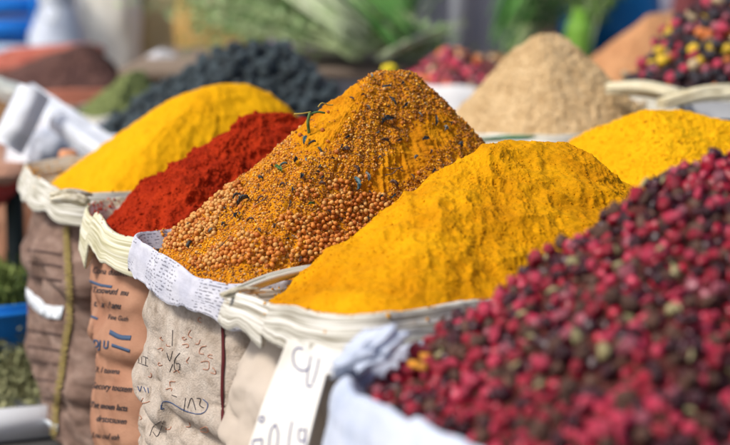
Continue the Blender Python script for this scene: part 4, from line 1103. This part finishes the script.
# blue barrel, lime plastic, pink and dark things, upper right
p = at_d(600, 30, 5.6)
bb = empty('blue_barrel', (p.x + .03, p.y, GZ), 'deep blue plastic barrel behind the orange-brown heap', 'barrel')
lathe('barrel_wall', [(0, 0), (.15, 0), (.16, .02), (.165, .2), (.172, .21), (.165, .22), (.165, .5), (.172, .51), (.165, .52), (.155, .75), (.14, .78), (0, .78)], (p.x + .03, p.y, GZ), mat('barrel_blue', (.005, .16, .42), rough=.35), bb, (p.x + .03, p.y, GZ))
lathe('barrel_lid', [(0, .80), (.145, .80), (.15, .79), (.15, .765), (.14, .765)], (p.x + .03, p.y, GZ), blue2, bb, (p.x + .03, p.y, GZ))
p = at_d(577, 28, 5.0)
lm = mat('lime_plastic', (.28, .62, .05), (.34, .7, .08), rough=.35, scale=5)
lb = empty('lime_watering_bottle', (p.x, p.y, GZ), 'bright lime green plastic bottle beside the blue barrel', 'bottle')
lathe('bottle_body', [(0, 0), (.036, 0), (.04, .01), (.04, .54), (.036, .565), (.02, .575), (0, .577)], (p.x, p.y, GZ), mat('lime_plastic_soft', (.24, .52, .06), (.32, .62, .08), rough=.45, scale=5), lb, (p.x, p.y, GZ))
lathe('bottle_cap', [(0, .60), (.022, .60), (.024, .595), (.024, .574)], (p.x, p.y, GZ), lm, lb, (p.x, p.y, GZ))
lb.rotation_euler = (0, .10, 0); lb.location.x -= .05
crumple('clay_jar', (at_d(541, 10, 5.6).x, 5.6, -.02), (.13, .13, .76), (0, 0, 0), mat('pink_clay', (.50, .26, .24), (.60, .34, .30), scale=5, rough=.7), 57, 'dusty pink bundle standing behind the beige cone', 'bundle', amp=.05)
crumple('flour_sack', (at_d(650, -4, 6.3).x, 6.3, -.03), (.30, .2, .80), (0, 0, 0), mat('grey_linen', (.38, .40, .50), (.5, .52, .62), scale=5, rough=.8), 61, 'grey-lavender sack behind the orange-brown heap', 'sack', amp=.08)
crumple('flour_sack', (at_d(700, -4, 6.2).x, 6.2, -.03), (.24, .2, .82), (0, 0, 0), mat('maroon_linen', (.14, .03, .035), (.2, .05, .05), scale=5, rough=.8), 63, 'dark maroon sack behind the mixed peppercorns', 'sack', amp=.08)
crumple('orange_pouch', (at_d(500, 50, 4.6).x, 4.65, -.12), (.10, .1, .48), (0, 0, 0), mat('brown_orange', (.34, .16, .03), (.46, .22, .05), scale=5, rough=.7), 67, 'small brown-orange pouch right of the grey post', 'pouch', amp=.1)
# white box right
p = at_d(716, 100, 2.80)
wb = bevel_box('white_container', (p.x + .05, p.y + .06, p.z - .09), (.20, .20, .16), white_pl, rz=-.25, rx=.05, bev=.012, hollow=.012, label='white open plastic container between the grainy yellow heap and the peppercorns', cat='container')
st_ = bevel_box('wooden_block', (p.x + .05, p.y + .06, (GZ + p.z - .175) / 2), (.18, .18, p.z - .175 - GZ), M['bag_dark'], rz=-.25, bev=.008, label='dark wooden block under the white open container', cat='block')
# dried corn husk sheaves by the beige cone and peppercorns
def sheaf(a, b, w, k, name, label, cat, m_, seed, flat=.3, droop=0, thick=.09):
    rs = random.Random(seed); a, b = Vector(a), Vector(b); ax = (b - a); L = ax.length; ax.normalize()
    s = ax.cross(Vector((0, 0, 1))).normalized(); parts = []
    for i in range(k):
        q0, q1 = rs.uniform(-1, 1), rs.uniform(-1, 1); h0 = rs.uniform(0, 1) * w * flat; e = rs.uniform(.75, 1.05)
        pts = [a + s * q0 * w * .3 + Vector((0, 0, h0)), a + ax * L * .5 * e + s * (q0 * .5 + q1 * .2) * w * .6 + Vector((0, 0, h0 + w * .15)), a + ax * L * e + s * q1 * w * .6 + Vector((0, 0, h0 * 1.3 - droop))]
        parts.append(tube_np(catmull(pts, 5), w * thick, 6, taper=lambda t: .5 + 1.0 * math.sin(t * 3.0)))
    V, F = join_parts(parts); o = put(name, V, F, m_, a); return tag(o, label, cat)
husk = mat('husk', (.60, .52, .32), (.78, .72, .52), scale=30, rough=.6)
sheaf(at_d(606, 93, 2.95), at_d(690, 104, 2.92), .05, 26, 'corn_husk', 'pale dried husk bundle lying below the mixed peppercorns', 'husk', husk, 3)
sheaf(at_d(660, 108, 2.85), at_d(745, 96, 2.9), .045, 22, 'corn_husk', 'second pale husk bundle running to the right edge', 'husk', husk, 5)
sheaf(at_d(478, 142, 2.80), at_d(535, 139, 2.74), .016, 12, 'green_ribbon', 'dark green leaf strip along the rim in front of the beige cone', 'leaf', mat('green_strip', (.03, .14, .07), (.08, .24, .12), scale=30, rough=.5), 7)

# layered folds at two sack corners and the striped fold of the newsprint sack
fold_m = mat('folded_paper_edge', (.30, .26, .17), (.66, .60, .44), (.80, .77, .66), scale=90, rough=.7)
def fold(parent, pw, a, b, w, k, seed, m_):
    o = sheaf(a, b, w, k, 'corner_fold', None, None, m_, seed); o.parent = parent; o.location = Vector(a) - Vector(pw)
fold(r1, base1, at_d(50, 202, 2.36), at_d(92, 206, 2.37), .036, 14, 21, fold_m)
fold(r3, base3, at_d(232, 296, 1.79), at_d(330, 268, 1.93), .022, 12, 23, M['cuff_cream'])
fold(r4, base4, at_d(222, 298, 1.76), at_d(262, 292, 1.80), .016, 9, 25, fold_m)

# herb bunches
def bunch(center, direction, L, w, k, mats_, seed, label, name='herb_bunch'):
    rs = random.Random(seed); c = Vector(center); d = Vector(direction).normalized(); s = d.cross(Vector((0, 0, 1))).normalized(); up = s.cross(d)
    stems, leaves = [], []
    for i in range(k):
        q0, q1, h0, h1 = rs.gauss(0, .3), rs.gauss(0, 1), rs.gauss(0, .3), rs.gauss(0, .6)
        pts = [c + s * q0 * w * .3 + up * h0 * w * .2, c + d * L * .5 + s * q1 * w * .35 + up * (h1 * w * .3), c + d * L * rs.uniform(.8, 1.1) + s * q1 * w * .8 + up * h1 * w * .5 + Vector((0, 0, -.03))]
        cm = catmull(pts, 5); stems.append(tube_np(cm, .0022, 4, taper=lambda t: 1.1 - .7 * t))
        for p in cm[3:]:
            for _ in range(5):
                a = Vector((rs.gauss(0, 1), rs.gauss(0, 1), rs.gauss(0, 1))).normalized(); b = a.cross(Vector((rs.gauss(0, 1), rs.gauss(0, 1), .3))).normalized(); l_ = rs.uniform(.010, .026)
                o_ = p + a * .012
                leaves.append([o_ - d * .3 * l_, o_ + b * l_ * .22 + a * l_ * .4, o_ + a * l_, o_ - b * l_ * .22 + a * l_ * .4])
    root = empty(name, c, label, 'herb bunch', 'green herb bunches behind the front row')
    V, F = join_parts(stems); put('stems', V, F, mats_[0], c, root, c)
    V = np.array([v[:] for l in leaves for v in l]); put('leaves', V, np.arange(len(V)).reshape(-1, 4), mats_[1], c, root, c)
stm = mat('pale_stem', (.30, .40, .16), (.5, .58, .34), scale=30, rough=.6)
g1 = mat('herb_leaf_a', (.07, .20, .02), (.34, .52, .12), scale=14, rough=.6); g2 = mat('herb_leaf_b', (.14, .30, .08), (.54, .68, .36), scale=14, rough=.6); g3 = mat('herb_leaf_c', (.03, .14, .03), (.16, .36, .08), scale=14, rough=.6)
# thick stalks
# wooden trestle that carries the herb bunches
wood = mat('grey_wood', (.16, .12, .09), (.26, .2, .15), scale=12, rough=.8, stretch=(1, 8, 8))
tw = empty('wooden_trestle', (.02, 4.75, GZ), 'low wooden trestle carrying the green herb bunches', 'trestle')
bevel_box('board', (-.22, 4.80, .06), (.80, .95, .03), wood, bev=.005, parent=tw, pw=(.02, 4.75, GZ))
for sx in (-.56, .12):
    for sy in (4.42, 5.18): bevel_box('leg', (sx, sy, (GZ + .045) / 2), (.05, .05, .045 - GZ), wood, bev=.005, parent=tw, pw=(.02, 4.75, GZ))
tw2 = empty('wooden_trestle', (.62, 5.35, GZ), 'second wooden trestle right of the grey post carrying dark green bunches', 'trestle')
bevel_box('board', (.62, 5.35, .02), (.60, .5, .03), wood, bev=.005, parent=tw2, pw=(.62, 5.35, GZ))
for sx in (.38, .86):
    for sy in (5.15, 5.55): bevel_box('leg', (sx, sy, (GZ + .005) / 2), (.05, .05, .005 - GZ), wood, bev=.005, parent=tw2, pw=(.62, 5.35, GZ))
bunch((-.02, 4.28, .115), (-.55, .55, .25), .50, .16, 46, (stm, g2), 3, 'pale silvery green herb bunch right of the black limes')
bunch((.06, 4.45, .12), (-.45, .8, .25), .55, .16, 40, (stm, g1), 5, 'mid green herb bunch above the central heap')
bunch((.10, 4.75, .13), (-.9, .35, .22), .60, .20, 45, (stm, g3), 7, 'wide dark green herb bunch at the back of the trestle')
bunch((.12, 4.95, .14), (-.10, .8, .35), .45, .12, 55, (stm, g3), 9, 'dark green leafy bunch left of the grey post')
bunch((.06, 5.12, .16), (-.9, .1, .3), .55, .18, 55, (stm, g2), 11, 'pale green herb bunch farthest back on the trestle')
bunch((.0, 4.35, .12), (.45, .5, .12), .26, .08, 30, (stm, g2), 15, 'small pale herb bunch behind the peak of the central heap')
bunch((.45, 5.25, .06), (.35, .4, .55), .42, .14, 55, (stm, g3), 13, 'dark green bunch right of the grey post')
bunch((.66, 5.2, .06), (.1, .4, .7), .40, .14, 45, (stm, g1), 17, 'green bunch behind the beige cone')
pg = mat('pale_stalk', (.40, .52, .26), (.66, .72, .52), scale=12, rough=.5); dg = mat('green_stalk', (.06, .22, .04), (.2, .42, .1), scale=12, rough=.5)
sheaf((-.02, 4.27, .13), (-.42, 4.7, .36), .15, 30, 'green_stalks', 'sheaf of pale green stalks leaning up to the left behind the black limes', 'stalks', pg, 31, flat=.9, thick=.026)
sheaf((.10, 4.30, .12), (-.16, 4.75, .30), .13, 26, 'green_stalks', 'sheaf of deep green stalks just left of the grey post', 'stalks', dg, 33, flat=.9, thick=.026)
sheaf((.04, 4.26, .10), (.24, 4.55, .16), .06, 9, 'green_stalks', 'short pale stalk ends behind the peak of the central heap', 'stalks', pg, 35, flat=.4, thick=.04)
sheaf((.40, 5.1, .06), (.60, 5.4, .36), .14, 26, 'green_stalks', 'sheaf of deep green stalks right of the grey post', 'stalks', dg, 37, flat=.9, thick=.026)
# small yellow flower head behind the peak
crumple('yellow_flower', at_d(390, 69, 3.5)[:], (.036, .04, .024), (0, 0, 0), mat('yellow_petal', (.75, .6, .02), rough=.7), 71, 'blurred yellow flower head just behind the peak of the central heap', 'flower', amp=.2)

# market wall far behind
wm = mat('rendered_wall', (.48, .47, .54), (.60, .58, .64), scale=2, fine=60, rough=.9)
wl = bevel_box('market_wall', (0, 9.2, GZ + 1.5), (12, .25, 3.0), wm, bev=.01, label='plain grey rendered wall far behind the stalls', cat='wall')
scene.frame_set(1)
